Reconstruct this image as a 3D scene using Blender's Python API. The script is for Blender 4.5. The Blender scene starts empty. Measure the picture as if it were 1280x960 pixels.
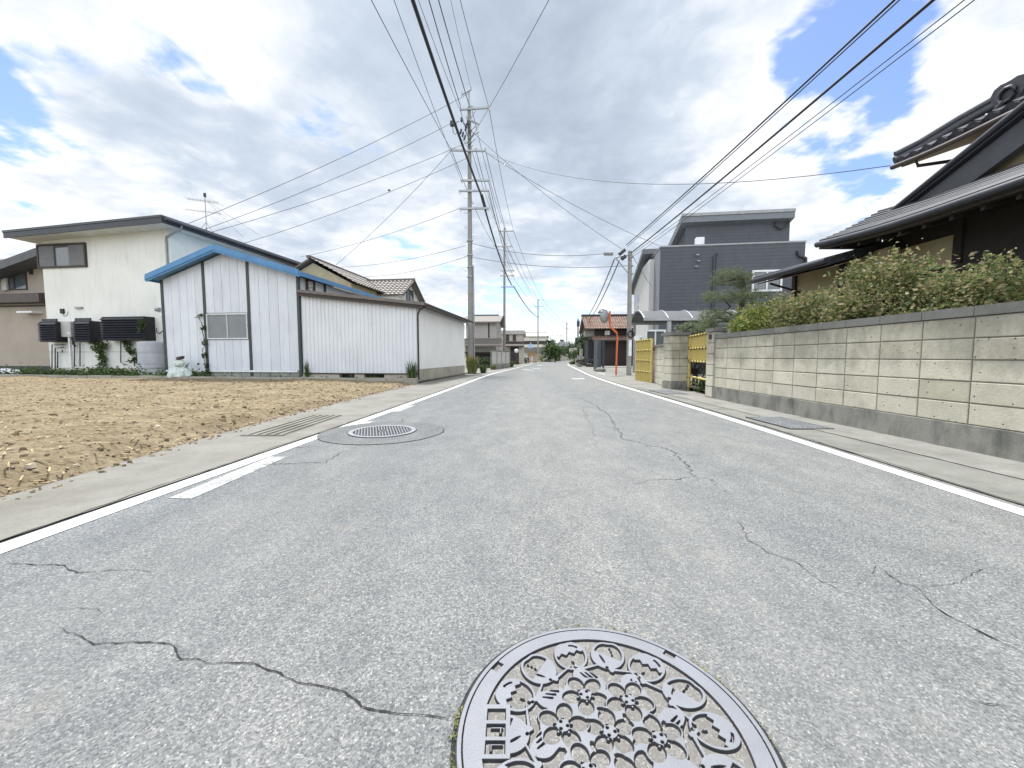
import bpy, math, random
import numpy as np
from mathutils import Vector

# ------------------------------------------------------------------ camera, sky, sun, exposure
S = bpy.context.scene
COL = S.collection
FPX = 495.0
PITCH = math.atan(34 / FPX)
cam_d = bpy.data.cameras.new('camera'); cam = bpy.data.objects.new('camera', cam_d); COL.objects.link(cam)
cam.location = (0, 0, 1.0); cam.rotation_euler = (math.pi / 2 - PITCH, 0, 0)
cam_d.sensor_width = 36; cam_d.lens = FPX / 1280 * 36; cam_d.clip_start = .05; cam_d.clip_end = 6000
S.camera = cam
S.render.engine = 'CYCLES'
S.view_settings.view_transform = 'Standard'; S.view_settings.look = 'None'
S.view_settings.gamma = 1; S.view_settings.use_curve_mapping = False
S.view_settings.exposure = 1.16

SUN_D = Vector((.10, -.38, -.92)).normalized()
sl = bpy.data.lights.new('sun', 'SUN'); sl.energy = 3.0; sl.angle = math.radians(9); sl.color = (1, .985, .955)
sun = bpy.data.objects.new('sun', sl); COL.objects.link(sun)
sun.rotation_euler = SUN_D.to_track_quat('-Z', 'Y').to_euler()

_c, _s = math.cos(PITCH), math.sin(PITCH)
def ray(px, py):
    u = (px - 640) / FPX; v = -(py - 480) / FPX
    return u, _c + v * _s, -_s + v * _c
def G(px, py, z=0.0):
    u, y, w = ray(px, py); t = (z - 1) / w
    return Vector((u * t, y * t, z))
def V(px, py, Y):
    u, y, w = ray(px, py); t = Y / y
    return Vector((u * t, Y, 1 + w * t))

def build_world():
    W = bpy.data.worlds.new('World'); S.world = W; W.use_nodes = True
    nt = W.node_tree; N = nt.nodes; Lk = nt.links; N.clear()
    def nd(t, **k):
        n = N.new(t)
        for a, b in k.items(): setattr(n, a, b)
        return n
    def m(op, a, b=None, c=None, clamp=False):
        n = nd('ShaderNodeMath', operation=op, use_clamp=clamp)
        for i, x in enumerate((a, b, c)):
            if x is None: continue
            if isinstance(x, (int, float)): n.inputs[i].default_value = x
            else: Lk.new(x, n.inputs[i])
        return n.outputs[0]
    def vm(op, a, b=None):
        n = nd('ShaderNodeVectorMath', operation=op)
        for i, x in enumerate((a, b)):
            if x is None: continue
            if isinstance(x, tuple): n.inputs[i].default_value = x
            else: Lk.new(x, n.inputs[i])
        return n
    tc = nd('ShaderNodeTexCoord')
    D = vm('NORMALIZE', tc.outputs['Generated']).outputs[0]
    sp = nd('ShaderNodeSeparateXYZ'); Lk.new(D, sp.inputs[0])
    zc = m('ADD', m('MAXIMUM', sp.outputs[2], 0.0), 0.16)
    cb = nd('ShaderNodeCombineXYZ')
    Lk.new(m('DIVIDE', sp.outputs[0], zc), cb.inputs[0]); Lk.new(m('DIVIDE', sp.outputs[1], zc), cb.inputs[1])
    P = cb.outputs[0]
    def noise(vec, scale, detail=8, rough=.55, dist=0.0, off=(0, 0, 0)):
        a = vm('ADD', vec, off).outputs[0]
        n = nd('ShaderNodeTexNoise'); Lk.new(a, n.inputs['Vector'])
        n.inputs['Scale'].default_value = scale; n.inputs['Detail'].default_value = detail
        n.inputs['Roughness'].default_value = rough; n.inputs['Distortion'].default_value = dist
        return n
    wn = noise(P, 1.7, 5, .6, 0, (3.1, 7.7, 1))
    wv = vm('SUBTRACT', wn.outputs['Color'], (.5, .5, .5)).outputs[0]
    wsc = nd('ShaderNodeVectorMath', operation='SCALE'); Lk.new(wv, wsc.inputs[0]); wsc.inputs['Scale'].default_value = .34
    DW = vm('NORMALIZE', vm('ADD', D, wsc.outputs[0]).outputs[0]).outputs[0]
    def blobs(lst):
        tot = None
        for px, py, rad, wgt in lst:
            d = Vector(ray(px, py)).normalized(); sg = rad / FPX * .85
            dot = vm('DOT_PRODUCT', DW, tuple(d)).outputs['Value']
            g = m('EXPONENT', m('MULTIPLY', m('SUBTRACT', dot, 1.0), 2 / sg ** 2))
            t = m('MULTIPLY', g, wgt)
            tot = t if tot is None else m('ADD', tot, t)
        return tot
    blue = blobs([(50, 190, 66, .46), (115, 222, 34, .26), (-60, 130, 70, .25), (55, 285, 60, -.40), (165, 235, 45, -.25), (0, 300, 60, -.25), (195, 20, 40, .22), (258, 92, 34, .36), (15, 70, 45, .12), (130, 60, 30, .18), (1035, 70, 56, .52), (1100, 75, 44, .46), (1085, 228, 40, .50), (990, 35, 38, .26),
                  (690, 375, 60, .36), (610, 392, 60, .36), (520, 325, 40, .2), (740, 400, 45, .26), (460, 318, 40, .16), (380, 168, 28, .22)])
    grey = blobs([(640, 130, 230, .62), (800, 190, 160, .30), (500, 40, 150, .22), (330, 225, 100, .36), (170, 130, 80, .16), (1230, 40, 150, .14), (380, 210, 80, .12), (330, 110, 80, -.24), (450, 230, 80, -.26), (560, 320, 70, -.22), (250, 60, 60, -.2), (890, 120, 60, -.26), (960, 190, 80, -.2), (1190, 150, 90, -.22), (60, 290, 60, -.25), (240, 240, 50, -.2)])
    n1 = noise(P, 1.15, 10, .58, .35, (11.3, 2.2, .4))
    n2 = noise(P, 1.9, 9, .56, .5, (4.3, 8.2, 3.4))
    n3 = noise(P, 5.0, 8, .62, .6, (1.3, 5.2, 9.4))
    nb1 = noise(P, 2.3, 3, .5, .2, (21.3, 5.2, 2.4)); nb2 = noise(P, 5.6, 4, .55, .2, (2.3, 15.2, 7.4))
    ab = lambda n_: m('ABSOLUTE', m('SUBTRACT', n_.outputs['Fac'], .5))
    puff = m('SUBTRACT', m('ADD', m('MULTIPLY', ab(nb1), 2.6), m('MULTIPLY', ab(nb2), 1.6)), .40)
    dens = m('SUBTRACT', m('ADD', m('ADD', n1.outputs['Fac'], m('ADD', .305, m('MULTIPLY', puff, .30))), m('MULTIPLY', m('SUBTRACT', n3.outputs['Fac'], .5), .34)), blue)
    al = nd('ShaderNodeMapRange', interpolation_type='SMOOTHSTEP'); Lk.new(dens, al.inputs[0])
    al.inputs[1].default_value = .36; al.inputs[2].default_value = .57
    shade = m('SUBTRACT', m('ADD', m('MULTIPLY', n2.outputs['Fac'], 1.25), m('MULTIPLY', n3.outputs['Fac'], .56)), m('MULTIPLY', grey, .62))
    shade = m('ADD', shade, m('MULTIPLY', puff, .55))
    shade = m('ADD', shade, m('MULTIPLY', m('MAXIMUM', m('SUBTRACT', .74, dens), 0.0), .75))
    rp = nd('ShaderNodeValToRGB'); Lk.new(shade, rp.inputs[0])
    E = rp.color_ramp.elements
    E[0].position = .02; E[0].color = (.205, .24, .295, 1)
    E[1].position = .95; E[1].color = (.50, .51, .525, 1)
    e = E.new(.54); e.color = (.30, .34, .395, 1)
    e = E.new(.76); e.color = (.40, .425, .46, 1)
    sky = nd('ShaderNodeTexSky', sky_type='NISHITA'); sky.sun_disc = False
    sky.sun_elevation = math.asin(-SUN_D.z); sky.sun_rotation = math.atan2(-SUN_D.x, -SUN_D.y) % (2 * math.pi)
    sky.air_density = 1.0; sky.dust_density = .6; sky.ozone_density = 1.6
    ST = .1
    sk = nd('ShaderNodeVectorMath', operation='SCALE'); Lk.new(sky.outputs[0], sk.inputs[0]); sk.inputs['Scale'].default_value = .95
    tint = vm('MULTIPLY', sk.outputs[0], (.92, .93, 1.03)).outputs[0]
    cs = nd('ShaderNodeVectorMath', operation='SCALE'); Lk.new(rp.outputs[0], cs.inputs[0]); Lk.new(m('MULTIPLY', m('ADD', 1.0, m('MULTIPLY', m('MAXIMUM', m('SUBTRACT', .1, sp.outputs[1]), 0.0), 1.1)), 1 / ST), cs.inputs['Scale'])  # unseen clouds behind the camera are brightened to fill the shaded fronts
    mx = nd('ShaderNodeMix', data_type='RGBA'); Lk.new(al.outputs[0], mx.inputs[0]); Lk.new(tint, mx.inputs[6]); Lk.new(cs.outputs[0], mx.inputs[7])
    bg = nd('ShaderNodeBackground'); Lk.new(mx.outputs[2], bg.inputs[0]); bg.inputs[1].default_value = ST
    out = nd('ShaderNodeOutputWorld'); Lk.new(bg.outputs[0], out.inputs[0])
build_world()

# ------------------------------------------------------------------ helpers
rnd = random.Random(7)
class Fr:
    """A plan frame: a along ex (to the right), b away from the viewer, z up."""
    def __init__(s, x, y, deg):
        s.o = (x, y); s.deg = deg; t = math.radians(deg)
        s.ex = Vector((math.cos(t), math.sin(t), 0)); s.ey = Vector((-math.sin(t), math.cos(t), 0))
    def p(s, a, b, z): return Vector((s.o[0], s.o[1], 0)) + s.ex * a + s.ey * b + Vector((0, 0, z))
    def at(s, a, b, turn):
        q = s.p(a, b, 0); return Fr(q.x, q.y, s.deg + turn)
    def pix(s, px, py, b=0.0):
        u, y, w = ray(px, py); o = s.p(0, b, 0)
        t = (o.x * s.ey.x + o.y * s.ey.y) / (u * s.ey.x + y * s.ey.y)
        q = Vector((u * t, y * t, 0)) - o
        return q.dot(s.ex), 1 + w * t
WF = Fr(0, 0, 0)

class MB:
    def __init__(s): s.v = []; s.f = []; s.sm = []
    def add(s, vs, fs, smooth=False):
        k = len(s.v); s.v += [tuple(q) for q in vs]
        s.f += [tuple(i + k for i in f) for f in fs]; s.sm += [smooth] * len(fs); return s
    def obox(s, o, a, b, c):
        o, a, b, c = map(Vector, (o, a, b, c))
        vs = [o, o + a, o + a + b, o + b, o + c, o + a + c, o + a + b + c, o + b + c]
        return s.add(vs, [(0, 3, 2, 1), (4, 5, 6, 7), (0, 1, 5, 4), (1, 2, 6, 5), (2, 3, 7, 6), (3, 0, 4, 7)])
    def box(s, fr, a0, a1, b0, b1, z0, z1):
        return s.obox(fr.p(a0, b0, z0), fr.ex * (a1 - a0), fr.ey * (b1 - b0), (0, 0, z1 - z0))
    def prism(s, pts, vec):
        n = len(pts); pts = [Vector(q) for q in pts]; vec = Vector(vec)
        return s.add(pts + [q + vec for q in pts], [tuple(range(n - 1, -1, -1)), tuple(range(n, 2 * n))] + [(i, (i + 1) % n, n + (i + 1) % n, n + i) for i in range(n)])
    def fprism(s, fr, az, b0, b1):
        return s.prism([fr.p(a, b0, z) for a, z in az], fr.ey * (b1 - b0))
    def slab(s, pts, t):
        return s.prism(pts, (0, 0, -t))
    def tube(s, pts, r, n=8, r2=None, cap=True, smooth=True):
        pts = [Vector(q) for q in pts]; m = len(pts); rings = []
        for i, q in enumerate(pts):
            d = (pts[min(i + 1, m - 1)] - pts[max(i - 1, 0)]).normalized()
            up = Vector((0, 0, 1)) if abs(d.z) < .95 else Vector((0, 1, 0))
            x = d.cross(up).normalized(); y = x.cross(d)
            rr = r if r2 is None else r + (r2 - r) * i / (m - 1)
            rings.append([q + (x * math.cos(2 * math.pi * k / n) + y * math.sin(2 * math.pi * k / n)) * rr for k in range(n)])
        vs = [q for g in rings for q in g]; fs = []
        for i in range(m - 1):
            for k in range(n):
                fs.append((i * n + k, i * n + (k + 1) % n, (i + 1) * n + (k + 1) % n, (i + 1) * n + k))
        s.add(vs, fs, smooth)
        if cap: s.add(rings[0] + rings[-1], [tuple(range(n - 1, -1, -1)), tuple(range(n, 2 * n))])
        return s
    def lathe(s, prof, cx, cy, n=16, smooth=True):
        vs = [(cx + r * math.cos(2 * math.pi * k / n), cy + r * math.sin(2 * math.pi * k / n), z) for r, z in prof for k in range(n)]
        fs = [(i * n + k, i * n + (k + 1) % n, (i + 1) * n + (k + 1) % n, (i + 1) * n + k) for i in range(len(prof) - 1) for k in range(n)]
        return s.add(vs, fs, smooth)
    def poly(s, pts): return s.add(pts, [tuple(range(len(pts)))])
    def build(s, name, mat, parent=None):
        me = bpy.data.meshes.new(name)
        off = parent_origin(parent)
        me.from_pydata([(x - off.x, y - off.y, z - off.z) for x, y, z in s.v], [], s.f)
        me.polygons.foreach_set('use_smooth', s.sm); me.materials.append(mat); me.update()
        o = bpy.data.objects.new(name, me); COL.objects.link(o)
        if parent: o.parent = parent
        return o
def parent_origin(p):
    v = Vector((0, 0, 0))
    while p: v += p.location; p = p.parent
    return v
def tag(o, label=None, cat=None, group=None, kind=None):
    if label: o['label'] = label
    if cat: o['category'] = cat
    if group: o['group'] = group
    if kind: o['kind'] = kind
    return o
def thing(name, loc, label, cat, group=None):
    o = bpy.data.objects.new(name, None); COL.objects.link(o); o.location = loc; o.empty_display_size = .2
    return tag(o, label, cat, group)
def struct(name, mb, mat): return tag(mb.build(name, mat), kind='structure')
def copy_tree(o, parent=None):
    c = o.copy(); COL.objects.link(c); c.parent = parent
    for ch in list(o.children): copy_tree(ch, c)
    return c

# ------------------------------------------------------------------ materials
MATS = {}
class NT:
    def __init__(s, name):
        s.m = bpy.data.materials.new(name); s.m.use_nodes = True; s.t = s.m.node_tree; s.N = s.t.nodes
        s.b = s.N['Principled BSDF']; s.out = s.N['Material Output']
        s.co = s.N.new('ShaderNodeTexCoord').outputs['Object']
    def link(s, a, b): s.t.links.new(a, b)
    def noise(s, scale, detail=4, rough=.55, vec=None, dist=0):
        n = s.N.new('ShaderNodeTexNoise'); n.inputs['Scale'].default_value = scale; n.inputs['Detail'].default_value = detail
        n.inputs['Roughness'].default_value = rough; n.inputs['Distortion'].default_value = dist
        s.link(vec or s.co, n.inputs['Vector']); return n.outputs['Fac']
    def vor(s, scale, out='Distance', feature='F1', vec=None):
        n = s.N.new('ShaderNodeTexVoronoi'); n.feature = feature; n.inputs['Scale'].default_value = scale
        s.link(vec or s.co, n.inputs['Vector']); return n.outputs[out]
    def scaled(s, v):
        n = s.N.new('ShaderNodeVectorMath'); n.operation = 'MULTIPLY'; n.inputs[1].default_value = v; s.link(s.co, n.inputs[0]); return n.outputs[0]
    def sep(s, src, i):
        n = s.N.new('ShaderNodeSeparateXYZ'); s.link(src, n.inputs[0]); return n.outputs[i]
    def ramp(s, fac, stops, interp='LINEAR'):
        n = s.N.new('ShaderNodeValToRGB'); n.color_ramp.interpolation = interp; E = n.color_ramp.elements
        for i, (p, c) in enumerate(stops):
            if isinstance(c, (int, float)): c = (c, c, c)
            e = E[i] if i < 2 else E.new(p)
            e.position = p; e.color = (*c, 1)
        s.link(fac, n.inputs[0]); return n.outputs[0]
    def mix(s, fac, a, b, mode='MIX'):
        n = s.N.new('ShaderNodeMix'); n.data_type = 'RGBA'; n.blend_type = mode
        for i, x in ((0, fac), (6, a), (7, b)):
            if isinstance(x, (int, float)): n.inputs[i].default_value = x
            elif isinstance(x, tuple): n.inputs[i].default_value = (*x, 1)
            else: s.link(x, n.inputs[i])
        return n.outputs[2]
    def math(s, op, a, b, clamp=False):
        n = s.N.new('ShaderNodeMath'); n.operation = op; n.use_clamp = clamp
        for i, x in enumerate((a, b)):
            if isinstance(x, (int, float)): n.inputs[i].default_value = x
            else: s.link(x, n.inputs[i])
        return n.outputs[0]
    def island(s): return s.N.new('ShaderNodeNewGeometry').outputs['Random Per Island']
    def bump(s, h, strength=.3, dist=.01):
        n = s.N.new('ShaderNodeBump'); n.inputs['Strength'].default_value = strength; n.inputs['Distance'].default_value = dist
        s.link(h, n.inputs['Height'])
        if s.b.inputs['Normal'].is_linked: s.link(s.b.inputs['Normal'].links[0].from_socket, n.inputs['Normal'])
        s.link(n.outputs[0], s.b.inputs['Normal'])
    def done(s, col, rough=.8, metal=0, spec=.4):
        if isinstance(col, tuple): s.b.inputs['Base Color'].default_value = (*col, 1)
        else: s.link(col, s.b.inputs['Base Color'])
        if isinstance(rough, (int, float)): s.b.inputs['Roughness'].default_value = rough
        else: s.link(rough, s.b.inputs['Roughness'])
        s.b.inputs['Metallic'].default_value = metal; s.b.inputs['Specular IOR Level'].default_value = spec
        return s.m
def M(name, c, c2=None, rough=.75, scale=2.5, bump=0, bs=60, metal=0, spec=.4, dirt=0):
    """Weathered paint / plaster / metal: two tones by noise, streaky dirt, fine bump."""
    if name in MATS: return MATS[name]
    n = NT(name); c2 = c2 or tuple(x * .82 for x in c)
    col = n.mix(n.ramp(n.noise(scale, 6, .6), [(.35, 0.0), (.68, 1.0)]), c, c2)
    if dirt:
        st = n.noise(1.0, 6, .65, n.scaled((5, 5, .8)))
        col = n.mix(n.math('MULTIPLY', n.ramp(st, [(.52, 0.0), (.75, 1.0)]), dirt), col, (.13, .105, .08))
    col = n.mix(1.0, col, n.ramp(n.island(), [(0, (.94, .94, .94)), (1, (1.05, 1.05, 1.05))]), 'MULTIPLY')
    if bump: n.bump(n.noise(bs, 4, .6), bump, .01)
    MATS[name] = n.done(col, rough, metal, spec); return MATS[name]
def leafmat(name, stops, transl=.3):
    n = NT(name)
    col = n.mix(n.math('MULTIPLY', n.noise(2.2, 3), .5), n.ramp(n.island(), stops), (.06, .09, .03))
    n.done(col, .55, 0, .35)
    tr = n.N.new('ShaderNodeBsdfTranslucent'); n.link(col, tr.inputs[0])
    ms = n.N.new('ShaderNodeMixShader'); ms.inputs[0].default_value = transl
    n.link(n.b.outputs[0], ms.inputs[1]); n.link(tr.outputs[0], ms.inputs[2]); n.link(ms.outputs[0], n.out.inputs[0])
    MATS[name] = n.m; return n.m

def asphalt(name='asphalt', k=1.0, fine=True):
    n = NT(name)
    cell = n.vor(150, 'Color'); g = n.sep(cell, 0)
    cell2 = n.vor(340, 'Color'); g2 = n.sep(cell2, 1)
    ag = n.math('ADD', n.math('MULTIPLY', g, .6), n.math('MULTIPLY', g2, .4))
    c = n.ramp(ag, [(.0, (.052 * k, .058 * k, .062 * k)), (.35, (.118 * k, .125 * k, .13 * k)), (.62, (.175 * k, .179 * k, .182 * k)), (.82, (.222 * k, .222 * k, .215 * k)), (.95, (.37 * k, .365 * k, .345 * k))])
    big = n.ramp(n.noise(.45, 5, .6, n.scaled((1, .35, 1))), [(.3, (.89, .92, .96)), (.7, (1.06, 1.05, 1.02))])
    c = n.mix(1.0, c, big, 'MULTIPLY')
    lane = n.ramp(n.math('ADD', n.math('MULTIPLY', n.sep(n.co, 0), .1), .5), [(.18, (.92, .95, 1.0)), (.38, (.98, .99, 1.0)), (.52, (1.11, 1.09, 1.05)), (.66, (1.03, 1.03, 1.01)), (.8, (1.09, 1.07, 1.03))])
    c = n.mix(1.0, c, lane, 'MULTIPLY')
    wt = n.ramp(n.math('ADD', n.math('MULTIPLY', n.sep(n.co, 0), .1), n.math('ADD', .5, n.math('MULTIPLY', n.noise(.5, 3), .05))), [(.30, 0.0), (.36, 1.0), (.42, .2), (.54, .1), (.62, 1.0), (.68, 0.0)])
    c = n.mix(n.math('MULTIPLY', wt, .22), c, (.215, .213, .205))
    pa = n.ramp(n.noise(3.4, 7, .75, n.scaled((1, .5, 1))), [(.40, (.86, .87, .88)), (.62, (1.1, 1.09, 1.08))])
    c = n.mix(1.0, c, pa, 'MULTIPLY')
    sp_ = n.ramp(n.sep(n.vor(55, 'Color'), 2), [(.965, 0.0), (.975, 1.0)])
    c = n.mix(n.math('MULTIPLY', n.math('MULTIPLY', sp_, n.ramp(n.vor(55), [(.16, 1.0), (.26, 0.0)])), .6), c, (.40, .39, .36))
    st = n.ramp(n.noise(1.6, 5, .7), [(.60, 0.0), (.74, 1.0)])
    c = n.mix(n.math('MULTIPLY', st, .28), c, (.30, .265, .21))
    dk = n.ramp(n.noise(2.7, 6, .7, n.scaled((1, .6, 1))), [(.63, 0.0), (.8, 1.0)])
    c = n.mix(n.math('MULTIPLY', dk, .35), c, (.08, .085, .09))
    n.bump(n.vor(120, 'Distance'), .55, .006); n.bump(n.noise(40, 4), .2, .01)
    MATS[name] = n.done(c, .85, 0, .35); return n.m
def paint(name, wear, c=(.80, .82, .82)):
    n = NT(name)
    w = n.ramp(n.math('ADD', n.math('MULTIPLY', n.noise(75, 4, .7), .6), n.math('MULTIPLY', n.noise(6, 5, .7), .4)), [(wear, 0.0), (wear + .08, 1.0)])
    col = n.mix(w, c, (.17, .175, .18))
    col = n.mix(n.math('MULTIPLY', n.ramp(n.noise(7, 6, .7), [(.4, 0.0), (.7, 1.0)]), .4), col, (.42, .42, .39))
    n.bump(n.vor(120, 'Distance'), .35, .004)
    MATS[name] = n.done(col, .7, 0, .4); return n.m
def concrete(name, c, c2, stain=(.07, .068, .06), amt=.5, sc=1.0, pits=False, streak=False):
    n = NT(name)
    col = n.mix(n.ramp(n.noise(2.2 * sc, 7, .65), [(.3, 0.0), (.7, 1.0)]), c, c2)
    col = n.mix(n.math('MULTIPLY', n.ramp(n.noise(130 * sc, 3, .8), [(.56, 0.0), (.66, 1.0)]), .4), col, tuple(min(1, x * 1.5) for x in c))
    col = n.mix(n.math('MULTIPLY', n.ramp(n.noise(80 * sc, 3, .7), [(.35, 0.0), (.7, 1.0)]), .5), col, tuple(x * .62 for x in c))
    sv = n.scaled((2.2, 2.2, .9)) if streak else n.scaled((1, 1, 1))
    st = n.ramp(n.noise(1.3 * sc, 7, .72, sv), [(.46, 0.0), (.70, 1.0)])
    col = n.mix(n.math('MULTIPLY', st, amt), col, stain)
    n.bump(n.noise(55 * sc, 5, .7), .4, .01)
    MATS[name] = n.done(col, .9, 0, .25); return n.m
def blockmat(name='block_stone', warm=1.0):
    n = NT(name)
    base = n.ramp(n.island(), [(0, (.48, .455, .365)), (.25, (.57, .55, .46)), (.5, (.53, .51, .42)), (.75, (.60, .57, .47)), (1, (.51, .49, .415))])
    col = n.mix(n.math('MULTIPLY', n.ramp(n.noise(3.2, 7, .7), [(.42, 0.0), (.7, 1.0)]), .42), base, (.29, .26, .19))
    z = n.sep(n.co, 2)
    st = n.noise(1.5, 8, .72, n.scaled((1.3, 1.3, .8)))
    up = n.ramp(z, [(.75, .0), (1.35, .22)])
    st2 = n.ramp(n.math('ADD', st, up), [(.56, 0.0), (.78, 1.0)])
    col = n.mix(n.math('MULTIPLY', st2, .48), col, (.10, .097, .085))
    col = n.mix(n.math('MULTIPLY', n.ramp(n.noise(70, 3, .7), [(.5, 0.0), (.7, 1.0)]), .3), col, (.30, .28, .22))
    pv = n.vor(17, 'Distance'); sel = n.sep(n.vor(17, 'Color'), 0)
    pit = n.math('MULTIPLY', n.ramp(pv, [(.10, 1.0), (.16, 0.0)]), n.ramp(sel, [(.72, 0.0), (.76, 1.0)]))
    col = n.mix(n.math('MULTIPLY', pit, .85), col, (.06, .055, .045))
    n.bump(n.noise(34, 5, .7), .5, .012); n.bump(n.math('MULTIPLY', pit, -1.0), .8, .012)
    MATS[name] = n.done(col, .92, 0, .2); return n.m

AS = asphalt(); AS2 = asphalt('patch_asphalt', .84)
WHITE = paint('road_paint', .55, (.60, .615, .62)); WORN = paint('worn_paint', .455, (.46, .47, .47))
CONC = concrete('gutter_concrete', (.235, .23, .208), (.178, .173, .155), (.10, .09, .07), .6)
GRG = concrete('grate_groove', (.20, .19, .162), (.15, .14, .12))
CONCR = concrete('gutter_concrete_grey', (.215, .215, .195), (.165, .165, .15), (.085, .085, .075), .6)
CONC2 = concrete('apron_concrete', (.20, .20, .185), (.27, .265, .24), (.09, .088, .08), .55)
BASEC = concrete('base_concrete', (.30, .295, .27), (.23, .225, .2), (.045, .055, .042), .75, 1.0, streak=True)
CAPC = concrete('cap_concrete', (.155, .16, .15), (.21, .21, .195), (.06, .062, .055), .6)
FOUND = concrete('foundation_concrete', (.46, .44, .37), (.38, .36, .30), (.16, .15, .11), .5)
BLOCK = blockmat()
POLE = concrete('pole_concrete', (.30, .295, .275), (.24, .235, .215), (.12, .115, .1), .35)
SEAM = M('seam_dirt', (.035, .034, .03), rough=.95)
WPANEL = M('white_panel', (.58, .62, .67), (.53, .57, .625), .55, 1.2, dirt=.24)
WCORR = M('white_corrugated', (.61, .64, .67), (.56, .59, .625), .5, 1.0, dirt=.2)
CREAM = M('cream_plaster', (.69, .705, .675), (.62, .635, .605), .9, .6, .25, 45, dirt=.18)
BEIGE = M('beige_wall', (.36, .32, .275), (.31, .275, .235), .9, .7, .2, 40, dirt=.2)
BLUE = M('blue_metal', (.075, .22, .42), (.06, .18, .36), .4, 2)
DBROWN = M('dark_brown', (.035, .027, .024), (.05, .04, .034), .6, 3)
DMETAL = M('dark_metal', (.03, .035, .045), (.045, .05, .06), .45, 3)
GREENB = M('dark_green_post', (.03, .045, .045), (.04, .055, .05), .5, 3)
GREYM = M('grey_metal', (.30, .31, .32), (.24, .25, .26), .5, 3, metal=.4)
GALV = M('galvanised', (.36, .375, .39), (.26, .27, .285), .45, 5, metal=.5)
PORC = M('porcelain', (.62, .62, .60), rough=.25)
BLACKP = M('black_plastic', (.015, .015, .018), (.022, .022, .026), .5)
RUBBER = M('cable_rubber', (.02, .021, .026), (.03, .03, .034), .6)
GLASS = M('window_glass', (.09, .11, .125), (.07, .085, .10), .06, 1, spec=.9)
GLASSL = M('frosted_glass', (.17, .195, .205), (.13, .15, .16), .35, 1.5, spec=.6)
ALU = M('aluminium_frame', (.55, .57, .58), rough=.4)
WFRAME = M('white_frame', (.72, .74, .75), rough=.45)
DSIDING = M('dark_siding', (.092, .104, .13), (.078, .088, .112), .75, 2.5, .5, 30)
def siding(name, c):
    n = NT(name); z = n.sep(n.co, 2); x = n.sep(n.co, 0)
    fz_ = n.math('FRACT', n.math('MULTIPLY', z, 4.4), 0.0); ln = n.ramp(fz_, [(.0, 1.0), (.10, 0.0)])
    jx = n.ramp(n.math('FRACT', n.math('MULTIPLY', x, .33), 0.0), [(.0, 1.0), (.012, 0.0)])
    col = n.mix(n.ramp(n.noise(2.0, 6, .65), [(.35, 0.0), (.7, 1.0)]), c, tuple(v * .86 for v in c))
    col = n.mix(n.math('MULTIPLY', n.ramp(n.noise(1.0, 6, .7, n.scaled((3, 3, .35))), [(.5, 0.0), (.75, 1.0)]), .22), col, tuple(v * 1.5 for v in c))
    col = n.mix(n.math('MULTIPLY', n.math('MAXIMUM', ln, jx), .22), col, tuple(v * .5 for v in c))
    n.bump(n.math('MULTIPLY', ln, -1.0), .6, .02); n.bump(n.noise(26, 4), .3, .01)
    MATS[name] = n.done(col, .75, 0, .35); return n.m
DSIDING = siding('dark_siding_boards', (.085, .093, .11))
LSIDING = M('pale_siding', (.55, .55, .53), (.50, .50, .485), .7, 2)
TILE = M('grey_roof_tile', (.046, .05, .062), (.03, .033, .042), .45, 6, dirt=.15)
BTILE = M('brown_roof_tile', (.16, .14, .125), (.11, .098, .09), .6, 6, dirt=.2)
WOODD = M('dark_wood', (.04, .034, .032), (.026, .022, .021), .7, 4, .3, 30)
SOFFIT = M('soffit_board', (.20, .15, .10), (.16, .115, .075), .8, 5)
PLASTER = M('tan_plaster', (.42, .37, .25), (.36, .31, .20), .9, 2)
ORANGE = M('orange_paint', (.56, .13, .05), (.48, .105, .04), .45, 4)
SOIL = None
YARD = M('yard_soil', (.19, .165, .115), (.12, .11, .075), .95, 3, .6, 20)
TAR = M('crack_dark', (.018, .018, .018), (.03, .03, .028), .95, 20)
LEAF_HEDGE = leafmat('hedge_leaves', [(0, (.075, .115, .045)), (.3, (.14, .19, .07)), (.55, (.25, .27, .10)), (.78, (.38, .31, .16)), (1, (.48, .37, .24))], .4)
LEAF_YEL = leafmat('yellow_green_leaves', [(0, (.07, .11, .03)), (.4, (.17, .23, .05)), (.7, (.32, .33, .07)), (1, (.42, .37, .10))])
LEAF_GREEN = leafmat('green_leaves', [(0, (.025, .055, .018)), (.5, (.06, .11, .032)), (1, (.13, .19, .06))])
LEAF_DARK = leafmat('dark_leaves', [(0, (.02, .042, .016)), (.6, (.042, .075, .025)), (1, (.08, .12, .04))])
NEEDLE = leafmat('pine_needles', [(0, (.09, .125, .075)), (.6, (.17, .21, .125)), (1, (.30, .30, .20))], .25)
DRYG = leafmat('dry_grass', [(0, (.10, .13, .04)), (.5, (.20, .22, .07)), (1, (.38, .32, .16))], .2)
BARK = M('bark', (.09, .065, .045), (.055, .042, .03), .95, 8, .6, 25)
BAMBOO = M('yellow_bamboo', (.50, .40, .13), (.43, .33, .095), .5, 5)
BAMBOOD = M('bamboo_rail', (.58, .47, .16), (.46, .36, .1), .5, 8)

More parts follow.
